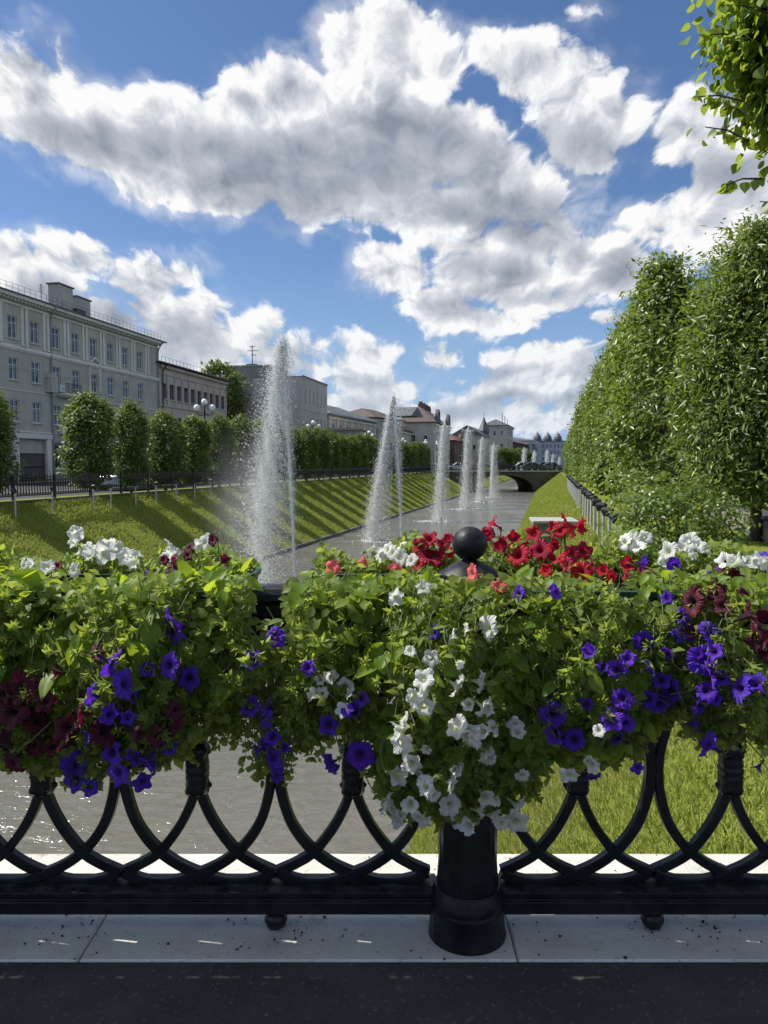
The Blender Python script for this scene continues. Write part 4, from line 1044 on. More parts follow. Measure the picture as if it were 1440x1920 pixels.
# --- pinkish three-storey house
A = g.B + g.d * .25 + Vector((-.1, 0, 0)); B = plan(425, 103.9)
p2 = Building('house', A, B, ZS, 12.35, 11, M_PINK, 'pinkish house with a close row of brown windows, next to the grey apartment house', 'house')
for k in range(10):
    x = 1.3 + (p2.L - 2.4) * k / 9
    p2.window(x, 8.6, 1.15, 1.75, 'brown'); p2.window(x, 4.9, 1.1, 1.8, 'brown', False); p2.window(x, 1.2, 1.2, 2.0, 'brown', False)
p2.walls(); p2.roof(1.6, M_ROOFB, .8, True, t=.12); p2.band(11.25, .14, .12, 'moulding', M_PINK); p2.band(11.95, .3, .4, 'cornice', M_PINK); p2.band(7.75, .16, .14, 'moulding', M_PINK)
for k in range(11): m = MB(); m.box((.15 + (p2.L - .3) * k / 10, .05, 9.5), (.32, .098, 3.2)); p2.part(m, 'pilaster', M_PINK)
m = MB(); m.tube([(.7, .7, 12.3), (.7, .2, 11.6), (.7, .15, 11.2), (.7, .15, .1)], .07, 8); p2.part(m, 'downpipe', M_DARKM)
m = MB()
for k in range(22): m.box((p2.L * k / 21, .4, 12.85), (.03, .03, .5))
m.box((p2.L / 2, .4, 13.1), (p2.L, .025, .025)); p2.part(m, 'roof_railing', M_DARKM)
# --- modern grey block: facade along the street, plus its long wall facing the bridge
A = plan(568, 115); B = plan(614, 128.8)
md = Building('office_building', A, B, ZS, 14.25, 7.7, M_MODERN, 'plain grey flat-roofed block with narrow slit windows, behind the tallest fountain', 'building')
for k in range(6):
    x = 1.6 + k * (md.L - 3.0) / 5
    md.window(x, 10.3, .62, 2.3, 'plain', False)
    if k > 1: md.window(x, 6.9, .62, 1.5, 'plain', False)
for x in (1.3, 5.0): md.window(x, 4.3, 2.2, 3.0, 'cross', False)
for x in (md.L - 4, md.L - 1.8): md.window(x, 3.0, .9, 2.6, 'plain', False)
md.walls(); md.band(14.28, .22, .12, 'parapet', M_MODERN2, -.1, md.L + .1); md.band(9.4, .06, .05, 'moulding', M_MODERN)
m = MB(); m.box((md.L / 2, -3.85, 14.32), (md.L - .02, 7.6, .1)); md.part(m, 'roof', M_ROOFG)
m = MB(); m.box((4.6, -8.7, 8.0), (8.0, 7.2, 16.2)); md.part(m, 'rear_block', M_MODERN2, bevel=.03)
m = MB(); m.box((4.6, -8.7, 16.15), (8.2, 7.4, .16)); md.part(m, 'rear_parapet', M_MODERN)
m = MB(); m.box((.5, -10.3, 13.6), (.3, 3.6, .22)); md.part(m, 'ledge', M_TRIM)
m = MB(); x, y = 2.2, -8.6; m.tube([(x, y, 16.1), (x, y, 19.4)], .07, 6); m.tube([(x, y - .8, 18.6), (x, y + .9, 18.6)], .05, 5); m.tube([(x, y - .5, 19.2), (x, y + .5, 19.2)], .05, 5); m.tube([(x, y - .2, 18.0), (x, y + .6, 17.9)], .05, 5); m.box((x, y, 16.35), (1.2, 1.6, .35)); md.part(m, 'aerial_mast', M_DARKM)
# --- cream pavilion with seamed roof
A = plan(616, 129.6); B = plan(704, 158)
cr = Building('house', A, B, ZS, 9.6, 12, M_YEL, 'low cream house with a pale grey-green seamed roof, just right of the grey block', 'house')
for k in range(7): cr.window(2.5 + k * (cr.L - 5) / 6, 6.0, 1.3, 2.2, 'cross', False); cr.window(2.5 + k * (cr.L - 5) / 6, 1.5, 1.3, 2.2, 'cross', False)
cr.walls(); cr.roof(2.6, M_ROOFGR, .7, True, t=.25); cr.band(9.0, .3, .25); cr.band(5.0, .2, .12, 'moulding')
for k in range(8): m = MB(); m.box((.6 + k * (cr.L - 1.2) / 7, .12, 7.0), (.5, .238, 3.9)); cr.part(m, 'pilaster', M_TRIM)
for k in range(30):
    x = -.5 + k * (cr.L + 1) / 29; t = min(1, x / 6 if x < 6 else (cr.L - x) / 6 if x > cr.L - 6 else 1); t = max(t, .02)
    m = MB(); m.tube([(x, .7, 9.87), (x, .7 - 6.7 * t, 9.87 + 2.6 * t)], .04, 4); cr.part(m, 'roof_seam', M_ROOFGR)
m = MB(); m.box((3.0, 3.0, 3.4), (7.0, 5.8, 7.0)); m.prism([(-1, 6.95), (7, 6.2), (7, 6.5), (-1, 7.3)], -.2, 6.4); cr.part(m, 'annex', M_BEIGE)
# --- house with the brown roof and gable behind it
A = plan(700, 163); B = plan(754, 178)
br = Building('house', A, B, ZS, 11.0, 10, M_CREAM, 'house with a broad dark brown roof rising behind the cream pavilion', 'house')
for k in range(6):
    for z in (2.0, 6.6): br.window(2 + k * (br.L - 4) / 5, z, 1.3, 2.3, 'cross', False)
br.walls(); br.roof(2.3, M_ROOFB, .8, True); br.band(10.5, .3, .3)
br.end_windows((2, 5, 8), (6.4,), 1.3, 2.2)
m = MB(); m.prism([(-1, 11.2), (2.5, 13.2), (6, 11.2)], 4.0, 9.0); br.part(m, 'attic', M_ROOFG)
# --- large pale house: its end wall faces the near bridge
A = plan(815, 180); B = plan(843, 214)
mn = Building('house', A, B, ZS, 10.9, 8.6, M_CREAM, 'large pale house with brown roof, row of dark chimneys and round attic gables', 'house')
for k in range(7):
    for z in (1.5, 6.2): mn.window(4 + k * (mn.L - 8) / 6, z, 1.5, 2.8, 'plain', False)
mn.walls(); mn.roof(3.9, M_ROOFB, .5, True); mn.band(10.3, .35, .4); mn.band(5.3, .25, .2, 'moulding')
mn.end_windows((2.2, 5.0), (6.2,), 1.1, 1.9)
for k in range(4):
    m = MB(); m.box((9 + k * 5.2, -4.6, 14.6), (1.1, 1.1, 2.6)); m.lathe([(.4, 15.9), (.5, 16.0), (.5, 16.5)], (9 + k * 5.2, -4.6, 0), 8); mn.part(m, 'chimney', M_BRICK)
for (x, z, r_) in ((4.5, 12.2, 1.9), (mn.L - 6, 12.0, 2.4)):
    m = MB(); pts = [(x - r_, 10.9)] + [(x + r_ * math.cos(a), z + r_ * math.sin(a)) for a in [PI - PI * k / 14 for k in range(15)]] + [(x + r_, 10.9)]
    m.prism(pts, -.6, .25); mn.part(m, 'attic_gable', M_CREAM)
    m = MB(); m.strip([(px_, .1, pz_) for px_, pz_ in pts], .35, .9, (0, 1, 0)); mn.part(m, 'gable_rim', M_ROOFG)
# low wing of the same kind between it and the hedge
A = plan(752, 168); B = plan(772, 182)
wg = Building('house', A, B, ZS, 8.6, 5, M_BEIGE, 'lower pale house with tall pilasters right behind the second fountain', 'house')
for k in range(4): wg.window(2 + k * (wg.L - 4) / 3, 4.6, 1.2, 2.2, 'plain', False)
wg.walls(); wg.roof(1.0, M_ROOFB, .5, True); wg.band(8.1, .25, .3)
# --- low houses, tower house, brown house
A = plan(852, 218); B = plan(868, 238)
h1 = Building('house', A, B, ZS, 7.8, 8, M_BRICK, 'small brown house with a reddish roof between the third and fourth fountains', 'house')
for k in range(5): h1.window(2.5 + k * (h1.L - 5) / 4, 4.5, 1.4, 2.0, 'plain', False)
h1.walls(); h1.roof(2.6, M_ROOFR, .5, True)
m = MB(); pts = [(h1.L - 6 + 2.8 * math.cos(a), 7.6 + 2.6 * math.sin(a)) for a in [PI - PI * k / 12 for k in range(13)]]; m.prism(pts, -.5, .3); h1.part(m, 'round_gable', M_BRICK)
A = plan(902, 243); B = plan(917, 262)
h2 = Building('house', A, B, ZS, 10.2, 9.2, M_BEIGE, 'pale gabled house behind the fourth fountain', 'house')
for k in range(5):
    for z in (1.5, 5.6): h2.window(2.5 + k * (h2.L - 5) / 4, z, 1.5, 2.4, 'plain', False)
h2.walls(); h2.roof(3.0, M_ROOFG, .4, False); h2.end_windows((2.2, 6.8), (5.6,), 1.1, 1.8)
m = MB(); m.prism([(-.02, 10.2), (4.6, 13.1), (9.2, 10.2)], 0, .3, Matrix(((0, 1, 0, -.32), (-1, 0, 0, 0), (0, 0, 1, 0), (0, 0, 0, 1)))); h2.part(m, 'gable', M_BEIGE)
m = MB(); m.lathe([(1.7, 10.2), (1.9, 12.3), (1.4, 13.6), (.6, 15.6), (.1, 17.0), (.06, 18.6)], (h2.L - 3, -1.5, 0), 8); h2.part(m, 'spire', M_ROOFG)
A = plan(950, 300); B = plan(961, 326)
h3 = Building('house', A, B, ZS, 16.0, 9.6, M_BEIGE, 'tall beige three-storey house with a low pyramid roof and rooftop aerials', 'house')
for k in range(5):
    for z in (2, 7, 12): h3.window(3 + k * (h3.L - 6) / 4, z, 1.9, 2.6, 'plain', False)
h3.walls(); h3.roof(2.6, M_ROOFG, .8, True); h3.band(11.0, .4, .3); h3.band(15.5, .4, .5); h3.end_windows((2.0, 4.8, 7.6), (2.0, 7.0, 12.0), 1.2, 2.2)
for x in (1, 12, 24):
    m = MB(); m.tube([(x, -2, 16.1), (x, -2, 21 - x * .05)], .12, 5); h3.part(m, 'aerial', M_DARKM)
A = plan(953, 356); B = plan(992, 440)
h4 = Building('house', A, B, ZS, 11.4, 12, M_BRICK, 'long dark brown house with a dark mansard roof before the far bridge', 'house')
for k in range(14):
    for z in (3, 8.4): h4.window(4 + k * (h4.L - 8) / 13, z, 2.2, 3.2, 'brown', False)
h4.walls(); h4.roof(2.8, M_ROOFB, .9, True)
for (a, b_, Ya, Yb, hh, mt, rf, lb) in ((995, 1004, 445, 480, 12.5, M_FARB, M_ROOFG, 'narrow dark-roofed far house left of the pale one'), (1008, 1030, 470, 560, 15.0, M_FARB, M_ROOFG, 'far pale blue-grey house with small corner domes, beyond the bridge')):
    hb = Building('house', plan(a, Ya), plan(b_, Yb), ZS, hh, 40, mt, lb, 'house')
    for k in range(8):
        for z in (4, 9): hb.window(8 + k * (hb.L - 16) / 7, z, 3, 3.6, 'plain', False)
    hb.walls(); hb.roof(3.0, rf, .5, True)
# house closing the view across the street's end
A = plan(1004, 500); B = plan(1075, 505)
ec = Building('house', A, B, ZS, 15.5, 30, M_FARB, 'very far pale house front closing the view past the bridge, with pointed dark domes', 'house')
for k in range(9):
    for z in (3, 7.2, 11.2): ec.window(2.5 + k * (ec.L - 5) / 8, z, 1.4, 2.4, 'plain', False)
ec.walls(); ec.roof(1.6, M_ROOFG, .6, True)
for x in (1.8, 9.0, 16.0):
    m = MB(); m.lathe([(2.6, 15.4), (2.8, 17.0), (2.4, 18.6), (1.2, 20.2), (.2, 21.4), (.1, 22.5)], (x, -2, 0), 10); ec.part(m, 'dome', M_ROOFG)
# --- far bridge with one wide arch
M_BRF = wall_mat('bridge_stone', (.075, .072, .066), (.11, .105, .097))
def far_bridge():
    XL, XR = XLT(BR_Y) - 14, XRT(BR_Y) + 14
    root = empty('arched_bridge', ((XL + XR) / 2, BR_Y, ZS), label='dark stone road bridge with one wide flat arch crossing the canal far ahead', cat='bridge')
    Mi = Matrix.Translation(root.location)
    xl, xr = XLW(BR_Y) + .4, XRW(BR_Y) - .3; xm = (xl + xr) / 2; a = (xr - xl) / 2; rise = 2.55; n = 24
    arch = [(xm + a * math.cos(t), ZW - .02 + .35 + rise * math.sin(t) ** .85) for t in [PI - PI * k / n for k in range(n + 1)]]
    for (y0, y1) in ((BR_Y, BR_Y + 16),):
        m = MB(); zt = ZS + .25
        top = [(x, zt) for x, _ in arch]; na = len(arch); vs = []; 
        for y in (y0, y1): vs += [(x, y, z) for x, z in arch] + [(x, y, z) for x, z in top]
        o = 2 * na; fs = []
        for k in range(na - 1):
            fs += [(k, k + 1, na + k + 1, na + k), (o + k, o + na + k, o + na + k + 1, o + k + 1), (k, o + k, o + k + 1, k + 1), (na + k, na + k + 1, o + na + k + 1, o + na + k)]
        m.add(vs, fs)
        m.box(((XL + arch[0][0]) / 2 - .002, (y0 + y1) / 2, (zt - 4.6) / 2), (arch[0][0] - XL - .004, y1 - y0, zt + 4.6)); m.box(((XR + arch[-1][0]) / 2 + .002, (y0 + y1) / 2, (zt - 4.6) / 2), (XR - arch[-1][0] - .004, y1 - y0, zt + 4.6))
        m.build('arch_wall', M_BRF, root, local=Mi)
        m = MB(); m.strip([(x, y0 - .06, z + .2) for x, z in arch], .4, .16, (0, 1, 0)); m.build('arch_ring', M_BRF, root, local=Mi)
        m = MB(); m.box(((XL + XR) / 2, y0 - .1, zt - .05), (XR - XL, .35, .22)); m.build('cornice', M_CONC, root, local=Mi)
    m = MB(); n = int((XR - XL) / .22)
    for k in range(n):
        x = XL + (XR - XL) * k / n; m.box((x, BR_Y + .1, ZS + .75), (.05, .04, .8))
        if k % 14 == 0: m.box((x, BR_Y + .1, ZS + .85), (.3, .3, 1.1))
    m.box(((XL + XR) / 2, BR_Y + .1, ZS + 1.2), (XR - XL, .14, .1)); m.box(((XL + XR) / 2, BR_Y + .1, ZS + .40), (XR - XL, .12, .08)); m.build('railing', M_DARKM, root, local=Mi)
    m = MB(); m.box(((XL + XR) / 2, BR_Y + 8, ZS + .262), (XR - XL, 15, .02)); m.build('roadway', M_ASPH, root, local=Mi)
far_bridge()
# ---------------------------------------------------------------- trees
M_BARK = pmat('bark', (.055, .045, .035), .9, c2=(.11, .095, .075), scale=6, bump=.9, bscale=30)
M_TL = leaf_mat('lime_leaf', (.048, .092, .024), (.115, .17, .038), (.28, .38, .048), .36, .42, .45)
M_TR = leaf_mat('poplar_leaf', (.050, .100, .022), (.155, .215, .042), (.36, .48, .05), .30, .38, .5)
M_TNEAR = leaf_mat('near_leaf', (.085, .15, .022), (.17, .25, .04), (.50, .62, .06), .42, .42, .4)
def crown(r, n, rad, z0, z1, lmin, lmax, lobes=9, tmpl=LEAF_S, shell=.55, shape='barrel', droop=.5, cx=0.0, clump=60, cs=.16, ev=.35):
    """leaf cloud: many leaves grouped into clumps through a tall uneven crown"""
    H = z1 - z0
    nc = max(24, int(n / clump)); c = []
    ct = r.random(nc); ca = r.uniform(0, 2 * PI, nc)
    def rr(t, a):
        if shape == 'barrel': base = np.clip(1.18 * (1 - np.abs(2 * t - 1) ** 3.2) ** .6, .25, 1)
        elif shape == 'column': base = np.clip(np.minimum(.86 + t * .8, 1.0) * (1 - np.clip((t - .5) / .5, 0, 1) ** 2.2 * .9), .1, 1)
        else: base = np.sqrt(np.clip(1 - (2 * t - 1) ** 2, 0, 1))
        return rad * base * (1 + .15 * np.sin(3 * a + 5 * t) + .12 * np.sin(5 * a - 9 * t + 2) + .07 * np.sin(8 * a + 17 * t))
    cr_ = rr(ct, ca) * (shell + (1.0 - shell) * r.random(nc) ** .5)
    C = np.stack([cr_ * np.cos(ca), cr_ * np.sin(ca), z0 + H * ct], 1)
    k = r.integers(0, nc, n); sp = rad * cs
    P = C[k] + r.normal(0, 1, (n, 3)) * np.array([sp, sp, sp * 1.3])
    # a part of the leaves evenly over the surface so that no clump stands alone
    m = int(n * ev); t = r.random(m); a = r.uniform(0, 2 * PI, m); q = rr(t, a) * (.55 + .45 * r.random(m) ** .4)
    P[:m] = np.stack([q * np.cos(a), q * np.sin(a), z0 + H * t], 1)
    P[:, 2] = np.clip(P[:, 2], z0 - .1, z1 + .3)
    O = unit(P * np.array([1, 1, 0]) + np.array([0, 0, .25 * rad]))
    O[:, 2] += (P[:, 2] - z0) / H * .5
    N = unit(O * .9 + r.normal(0, .45, (n, 3)) + np.array([0, 0, .35])); D = unit(O * .5 + r.normal(0, .6, (n, 3)) + np.array([0, 0, -droop]))
    P[:, 0] += cx
    return scatter(*tmpl, P, D, N, r.uniform(lmin, lmax, n))
def sprigs(r, n, rad, z1, ln, lsz, tmpl=LEAF_S):
    """thin shoots sticking out over the clipped top"""
    out = []; st = []
    for i in range(n):
        a = r.uniform(0, 2 * PI); q = rad * math.sqrt(r.random()) * .8; b = np.array([q * math.cos(a), q * math.sin(a), z1 - .45]); d = unit(np.array([math.cos(a) * .35, math.sin(a) * .35, 1.0]) + r.normal(0, .15, 3)); L = .45 + ln * r.random()
        e = b + d * L; add_tube_np(st, [b, (b + e) / 2, e], .010, .004, 4)
        m = 8; t = np.linspace(.45, 1, m); P = b + d * (L * t)[:, None]; D = unit(np.stack([np.cos(np.arange(m) * 2.4), np.sin(np.arange(m) * 2.4), np.full(m, .5)], 1)); N = np.tile([0, 0, 1.0], (m, 1)) + r.normal(0, .3, (m, 3))
        out.append(scatter(*tmpl, P, D, N, np.full(m, lsz)))
    return out, st
def trunk_mesh(h, r0, r, limbs=7, spread=.8):
    m = MB(); pts = [(0, 0, -.15), (.02, 0, .3), (-.03, .02, h * .4), (.02, -.02, h * .75), (0, 0, h)]
    m.tube(spline(pts, 4), list(np.linspace(r0, r0 * .25, 17)), 9)
    for i in range(limbs):
        z = h * (.22 + .6 * i / limbs); a = i * 2.4; e = z + spread * .9
        m.tube([(0, 0, z), (math.cos(a) * spread * .4, math.sin(a) * spread * .4, z + spread * .45), (math.cos(a) * spread * .75, math.sin(a) * spread * .75, e + .1)], [r0 * .4, r0 * .26, r0 * .1], 6)
    return m
def make_tree(name, label, group, leaf_m, parts, trunk):
    root = empty(name, (0, 0, 0), label=label, cat='tree', group=group)
    V, Fc = merge(parts); link('crown', np_mesh('crown', V, Fc, leaf_m, False), root)
    trunk.build('trunk', M_BARK, root, smooth=True)
    return root
# left row: clipped trees, one every 3.4 m
protoL = []
for v in range(3):
    r = np.random.default_rng(20 + v)
    parts = [crown(r, 8500, .86, .5, 4.45, .12, .21, shape='barrel', shell=.45)] ; s1, s2 = sprigs(r, 10, .8, 4.4, .12, .09)
    protoL.append(make_tree('clipped_tree', 'x', 'clipped trees in the row along the left bank', M_TL, parts + s1, trunk_mesh(3.6, .10, r)))
usedL = set()
def put(proto, loc, rz, sc_, label, used, i):
    if i not in used: used.add(i); o = proto
    else: o = copy_tree(proto)
    o.location = loc; o.rotation_euler = (0, 0, rz); o.scale = sc_; o['label'] = label; return o
XTL = lambda Y: XLT(Y) - 1.3
YL = [29.9] + [36.6 + 3.45 * k for k in range(30)]
LL = ['dark clipped tree cut by the left edge of the photo, standing apart from the row', 'leftmost whole clipped tree, with a broad bright-leaved top before the grey house', 'clipped tree behind the silver car, second after the gap in the left row', 'clipped tree with its foot open to sunlight, third after the gap in the left row', 'clipped tree below the three-globe lamp, fourth after the gap in the left row', 'clipped tree fifth after the gap, just where the fountain mist begins']
for i, Y in enumerate(YL):
    if Y > BR_Y - 3: break
    v = i % 3; s_ = 1 + .10 * math.sin(i * 2.3)
    if i == 1: s_ = 1.06
    put(protoL[v], (XTL(Y), Y, ZS), i * 1.9, (s_ * (1.1 if i < 2 else 1.04), s_ * (1.1 if i < 2 else 1.04), 1 + .05 * math.sin(i * 1.3)), LL[i] if i < len(LL) else '%s clipped tree after the gap in the left row, %s' % (ORD[i - 1] if i < 21 else 'twenty-' + ORD[i - 21], 'veiled by fountain spray' if i < 9 else 'between the two tall fountains' if i < 15 else 'in its merged far stretch'), usedL, v)
# right row
protoR = []
LEAF_N = (np.array([(0, 0, 0), (-.15, .42, .05), (0, 1, -.12), (.15, .42, .05)]), tri_quads([(0, 3, 2, 1)]))
for v, (h, n) in enumerate(((7.4, 15000), (7.8, 15000), (6.9, 15000), (6.3, 46000))):
    r = np.random.default_rng(40 + v)
    if v == 3: parts = [crown(r, n, 1.36, 1.0, h, .12, .22, shape='column', tmpl=LEAF_N, shell=.55, droop=.5, clump=150, cs=.19, ev=.25)]
    else:
        parts = [crown(r, int(n * .85), 1.16, -.1, h, .14, .25, shape='column', tmpl=LEAF_S, shell=.75, droop=.7, clump=170, cs=.20, ev=.14)]
        parts.append(crown(r, 1800, 1.0, .0, 1.3, .07, .12, shape='ball'))
    s1, s2 = sprigs(r, 26, 1.1, h, .5, .10)
    protoR.append(make_tree('leafy_tree', 'x', 'tall leafy trees in the row along the right bank', M_TR, parts + s1, trunk_mesh(h * .8, .15, r, 9, .9)))
usedR = set()
XTR = lambda Y: XRT(Y) + 2.3
RT = [(15.6, 1.05, .96), (22.6, .93, 1.0), (30.0, 1.15, 1.12), (37.5, 1.16, 1.0), (44.0, 1.14, 1.1), (49, 1.16, 1.0), (54, 1.16, 1.03), (59, 1.12, 1.0), (64, 1.12, 1.0), (69, 1.04, 1.0), (76, 1.06, 1.0), (83, 1.02, 1.0), (90, 1.0, 1.0), (97, 1.0, 1.0), (104, .96, 1.0), (111, .92, 1.0), (117, .9, 1), (123, .9, 1), (128, .88, 1)]
RL_ = ['nearest tree of the right row, its dark bare trunk foot showing at the right edge', 'second tree of the right row, its dark round crown peaking over the nearest', 'third tree of the right row, with large pale glinting leaves', 'fourth tree of the right row, its top stepping down towards the bridge']
for i, (Y, hs, ws) in enumerate(RT):
    v = 3 if i == 0 else i % 3
    if i == 0: hs = .95
    put(protoR[v], (XTR(Y) + (.45 if i == 0 else 0, -.5, .05, -.1, .25, -.2, .15)[i % 7], Y, ZS), i * 2.1 + 1, (ws * (1, 1.03, .95, 1.12, .9, 1.05, .96)[i % 7], ws * (1, 1, .9, 1.05, .92, 1, 1)[i % 7], hs), RL_[i] if i < len(RL_) else '%s tree of the right row counted from the near bridge' % ORD[i], usedR, v)
# bush at the foot of the nearest trees
r = np.random.default_rng(77)
bush = empty('bush', (atY(1265, 1000, 12.6).x, 12.6, ZS), label='low bright leafy bush between the white petunias and the nearest tree trunk', cat='bush')
link('foliage', np_mesh('foliage', *merge([crown(r, 5000, .95, 0, 1.15, .06, .11, shape='ball', tmpl=LEAF_M)]), M_TR), bush)
m = MB()
for k in range(7): m.tube([(0, 0, -.1), (math.cos(k) * .3, math.sin(k) * .3, .4), (math.cos(k) * .6, math.sin(k) * .6, .9)], [.02, .014, .006], 5)
m.build('stems', M_BARK, bush, smooth=True)
# overhanging crown, top right
r = np.random.default_rng(90)
LEAF_H = (np.array([(0, 0, 0), (-.36, .10, .05), (-.50, .36, .06), (-.36, .68, 0), (0, 1.05, -.18), (.36, .68, 0), (.50, .36, .06), (.36, .10, .05), (0, .5, -.04)]), np.array([(8, 0, 7), (8, 7, 6), (8, 6, 5), (8, 5, 4), (8, 4, 3), (8, 3, 2), (8, 2, 1), (8, 1, 0)]))
c0 = atY(1640, 120, 6.2)
H0 = 7.6; zb = 3.95 - ZS
cr0 = crown(r, 44000, .90, zb + .12, 8.0, .055, .115, shape='barrel', tmpl=LEAF_H, shell=.7, droop=.9)
s1, s2 = sprigs(r, 6, 1.0, 8.0, .4, .12, LEAF_H)
near = make_tree('overhanging_tree', 'broad-leaved tree crown hanging into the top right corner of the sky', None, M_TNEAR, [cr0] + s1, trunk_mesh(7.0, .14, r, 0, 1.0))
near.location = (c0.x, 6.2, ZS)
# a few shoots reaching out to the left of that crown
off = np.array(near.location)
for (px, py, qx, qy) in ((1340, 70, 1312, 66), (1335, 185, 1300, 182), (1345, 260, 1322, 238), (1370, 330, 1352, 350), (1440, 392, 1425, 378), (1380, 20, 1352, 10)):
    st = []; a, b_ = np.array(atY(px + 60, py + 5, 6.2)), np.array(atY(qx, qy, 6.15)); mid = (a + b_) / 2 + [0, 0, .03]
    add_tube_np(st, [a - off, mid - off, b_ - off], .010, .004, 5)
    t = r.random(14); P = a - off + (b_ - a) * t[:, None]; lv = scatter(*LEAF_H, P, np.stack([r.normal(-.4, .6, 14), r.normal(0, .5, 14), r.normal(-.5, .5, 14)], 1), rdir(14, r) + [0, -.6, .6], r.uniform(.05, .09, 14))
    tw = link('twig', np_mesh('twig', *merge(st), M_BARK), near); link('twig_leaves', np_mesh('twig_leaves', *lv, M_TNEAR), tw)
# tree behind the pinkish house, and dark trees beyond the bridge
r = np.random.default_rng(31)
pb = [crown(r, 5000, 3.4, 4, 15.6, .45, .8, shape='ball', shell=.4)]
bt = make_tree('broad_tree', 'dark broad tree rising between the pinkish house and the grey block', None, M_TL, pb, trunk_mesh(13, .35, r, 9, 3)); q = plan(412, 112); bt.location = (q.x, q.y, ZS)
for i, (px, Y, s_) in enumerate(((945, 200, .9), (958, 215, .9), (972, 230, .95), (985, 240, .9))):
    o = copy_tree(protoL[i % 3]); q = plan(px, Y); o.location = (q.x, q.y, ZS); o.scale = (2.4, 2.4, s_ * 1.35); o['label'] = ['leftmost', 'second from left', 'second from right', 'rightmost'][i] + ' clipped tree of the dark row beyond the far bridge'
    o['group'] = 'clipped trees beyond the far bridge'
# ---------------------------------------------------------------- fences along the streets
M_FENCE = pmat('fence_black_iron', (.018, .020, .023), .35, .2, spec=.6)
def fence_panel_mesh(L, H, pitch=.16):
    m = MB(); n = int(L / pitch)
    for k in range(n):
        x = (k + .5) * L / n
        m.box((x, 0, H * .55), (.028, .028, H * .78)); m.lathe([(.001, H * .94), (.022, H * .965), (.001, H * 1.03)], (x, 0, 0), 5)
        a = pitch * .5
        for z0, s_ in ((H * .16, 1), (H * .80, -1)): m.strip([(x - a, .001 * s_, z0), (x - a * .5, .001 * s_, z0 + s_ * .09), (x, .001 * s_, z0 + s_ * .15), (x + a * .5, .001 * s_, z0 + s_ * .09), (x + a, .001 * s_, z0)], .016, .018)
    m.box((L / 2, 0, H * .15), (L, .045, .04)); m.box((L / 2, 0, H * .90), (L, .05, .035)); m.box((L / 2, 0, H * .80), (L, .035, .02))
    m.box((0, 0, H * .5), (.085, .085, H * 1.04)); return m
def fence_row(fx, off, Y0, Y1, L, H, z, label):
    root = empty('iron_fence', (fx(Y0) + off, Y0, z), label=label, cat='fence')
    src = None; d = Vector((fx(Y1) - fx(Y0), Y1 - Y0, 0)); T_ = d.length; d.normalize(); n = int(T_ / L); rz = math.atan2(d.y, d.x)
    for k in range(n):
        if src is None: o = fence_panel_mesh(L, H).build('fence_panel', M_FENCE, root); src = o
        else: o = src.copy(); col.objects.link(o); o.parent = root
        o.location = d * (L * k); o.rotation_euler = (0, 0, rz)
    return root, d, T_
fence_row(XLT, -.12, 20, 127, 2.5, .98, ZS + .16, 'low black cast iron fence along the top of the left grass bank')
mb = MB()
for j in range(22):
    Y0, Y1 = 18 + j * 5, 22.99 + j * 5; a = Vector((XLT(Y0) - .12, Y0, 0)); b = Vector((XLT(Y1) - .12, Y1, 0)); c = (a + b) / 2; d = b - a
    mb.box((c.x, c.y, ZS + .05), (.12, d.length, .16), -math.atan2(d.x, d.y))
tag(mb.build('plinth', M_BRF, bevel=.01), kind='structure')  # dark colour stands in for the shade along the fence foot
fence_row(XRT, 3.15, 5, 120, 2.5, .92, ZS + .48, 'black iron fence with curled feet on a stone plinth, behind the right row of trees')
M_RUB = pmat('old_stone', (.26, .24, .20), .9, c2=(.13, .12, .10), scale=3, bump=.9, bscale=9, dist=.04)
mb = MB(); rr_ = random.Random(4)
for j in range(90):
    Y0 = 5 + j * 1.2; a = XRT(Y0 + .6) + 3.15; mb.box((a, Y0 + .6, ZS + .18 + rr_.uniform(-.02, .02)), (.5 + rr_.uniform(0, .06), 1.185, .50), -.22)
tag(mb.build('plinth_right', M_RUB, bevel=.03), kind='structure')
# ---------------------------------------------------------------- floodlight poles on the banks
M_POLE = pmat('pale_metal_pole', (.42, .43, .42), .45, .4, c2=(.5, .5, .49), scale=5)
def floodlight_pole(heads=1, h=.92):
    root = empty('floodlight_pole', (0, 0, 0))
    m = MB(); m.lathe([(.09, 0), (.09, .015), (.035, .02), (.033, .03), (.033, h)], n=12); m.build('pole', M_POLE, root, smooth='auto')
    for s_ in ((1,) if heads == 1 else (1, -1)):
        m = MB(); M_ = Matrix.Translation((0, 0, 0)); ax = Euler((R(35), 0, R(70 if s_ > 0 else -80))).to_matrix()
        m.box((.02 * s_, .05, h + .09), (.20, .10, .17), ax=ax); m.box((0, 0, h + .02), (.10, .05, .05)); m.build('lamp_head', M_DARKM, root, bevel=.012)
    return root
pl = floodlight_pole(1); pr = floodlight_pole(2, .85); used = set()
lpx = [28, 98, 175, 208, 254, 293, 331, 365, 395, 423]
lb = ['farthest left floodlight pole, near the left edge', 'floodlight pole in front of the gateway pillar', 'floodlight pole left of the first whole clipped tree', 'floodlight pole right under the first whole clipped tree', 'floodlight pole right of the silver car', 'floodlight pole after the one beside the silver car']
for i, px in enumerate(lpx):
    u, _ = ray(px, 930); X0, X1 = XLT(0) + .75, XLT(100) + .75; k = (X1 - X0) / 100; Y = X0 / (u - k)
    o = pl if i == 0 else copy_tree(pl); t = .75 / (XLW(Y) - XLT(Y)); z = ZS + (ZW - ZS) * t + .02
    o.location = (u * Y, Y, z); o.rotation_euler = (0, 0, R(180 + 40 * (i % 3)))
    tag(o, lb[i] if i < len(lb) else '%s floodlight pole from the left edge, fading into the fountain mist' % ORD[i], 'lamp', 'floodlight poles along the left bank')
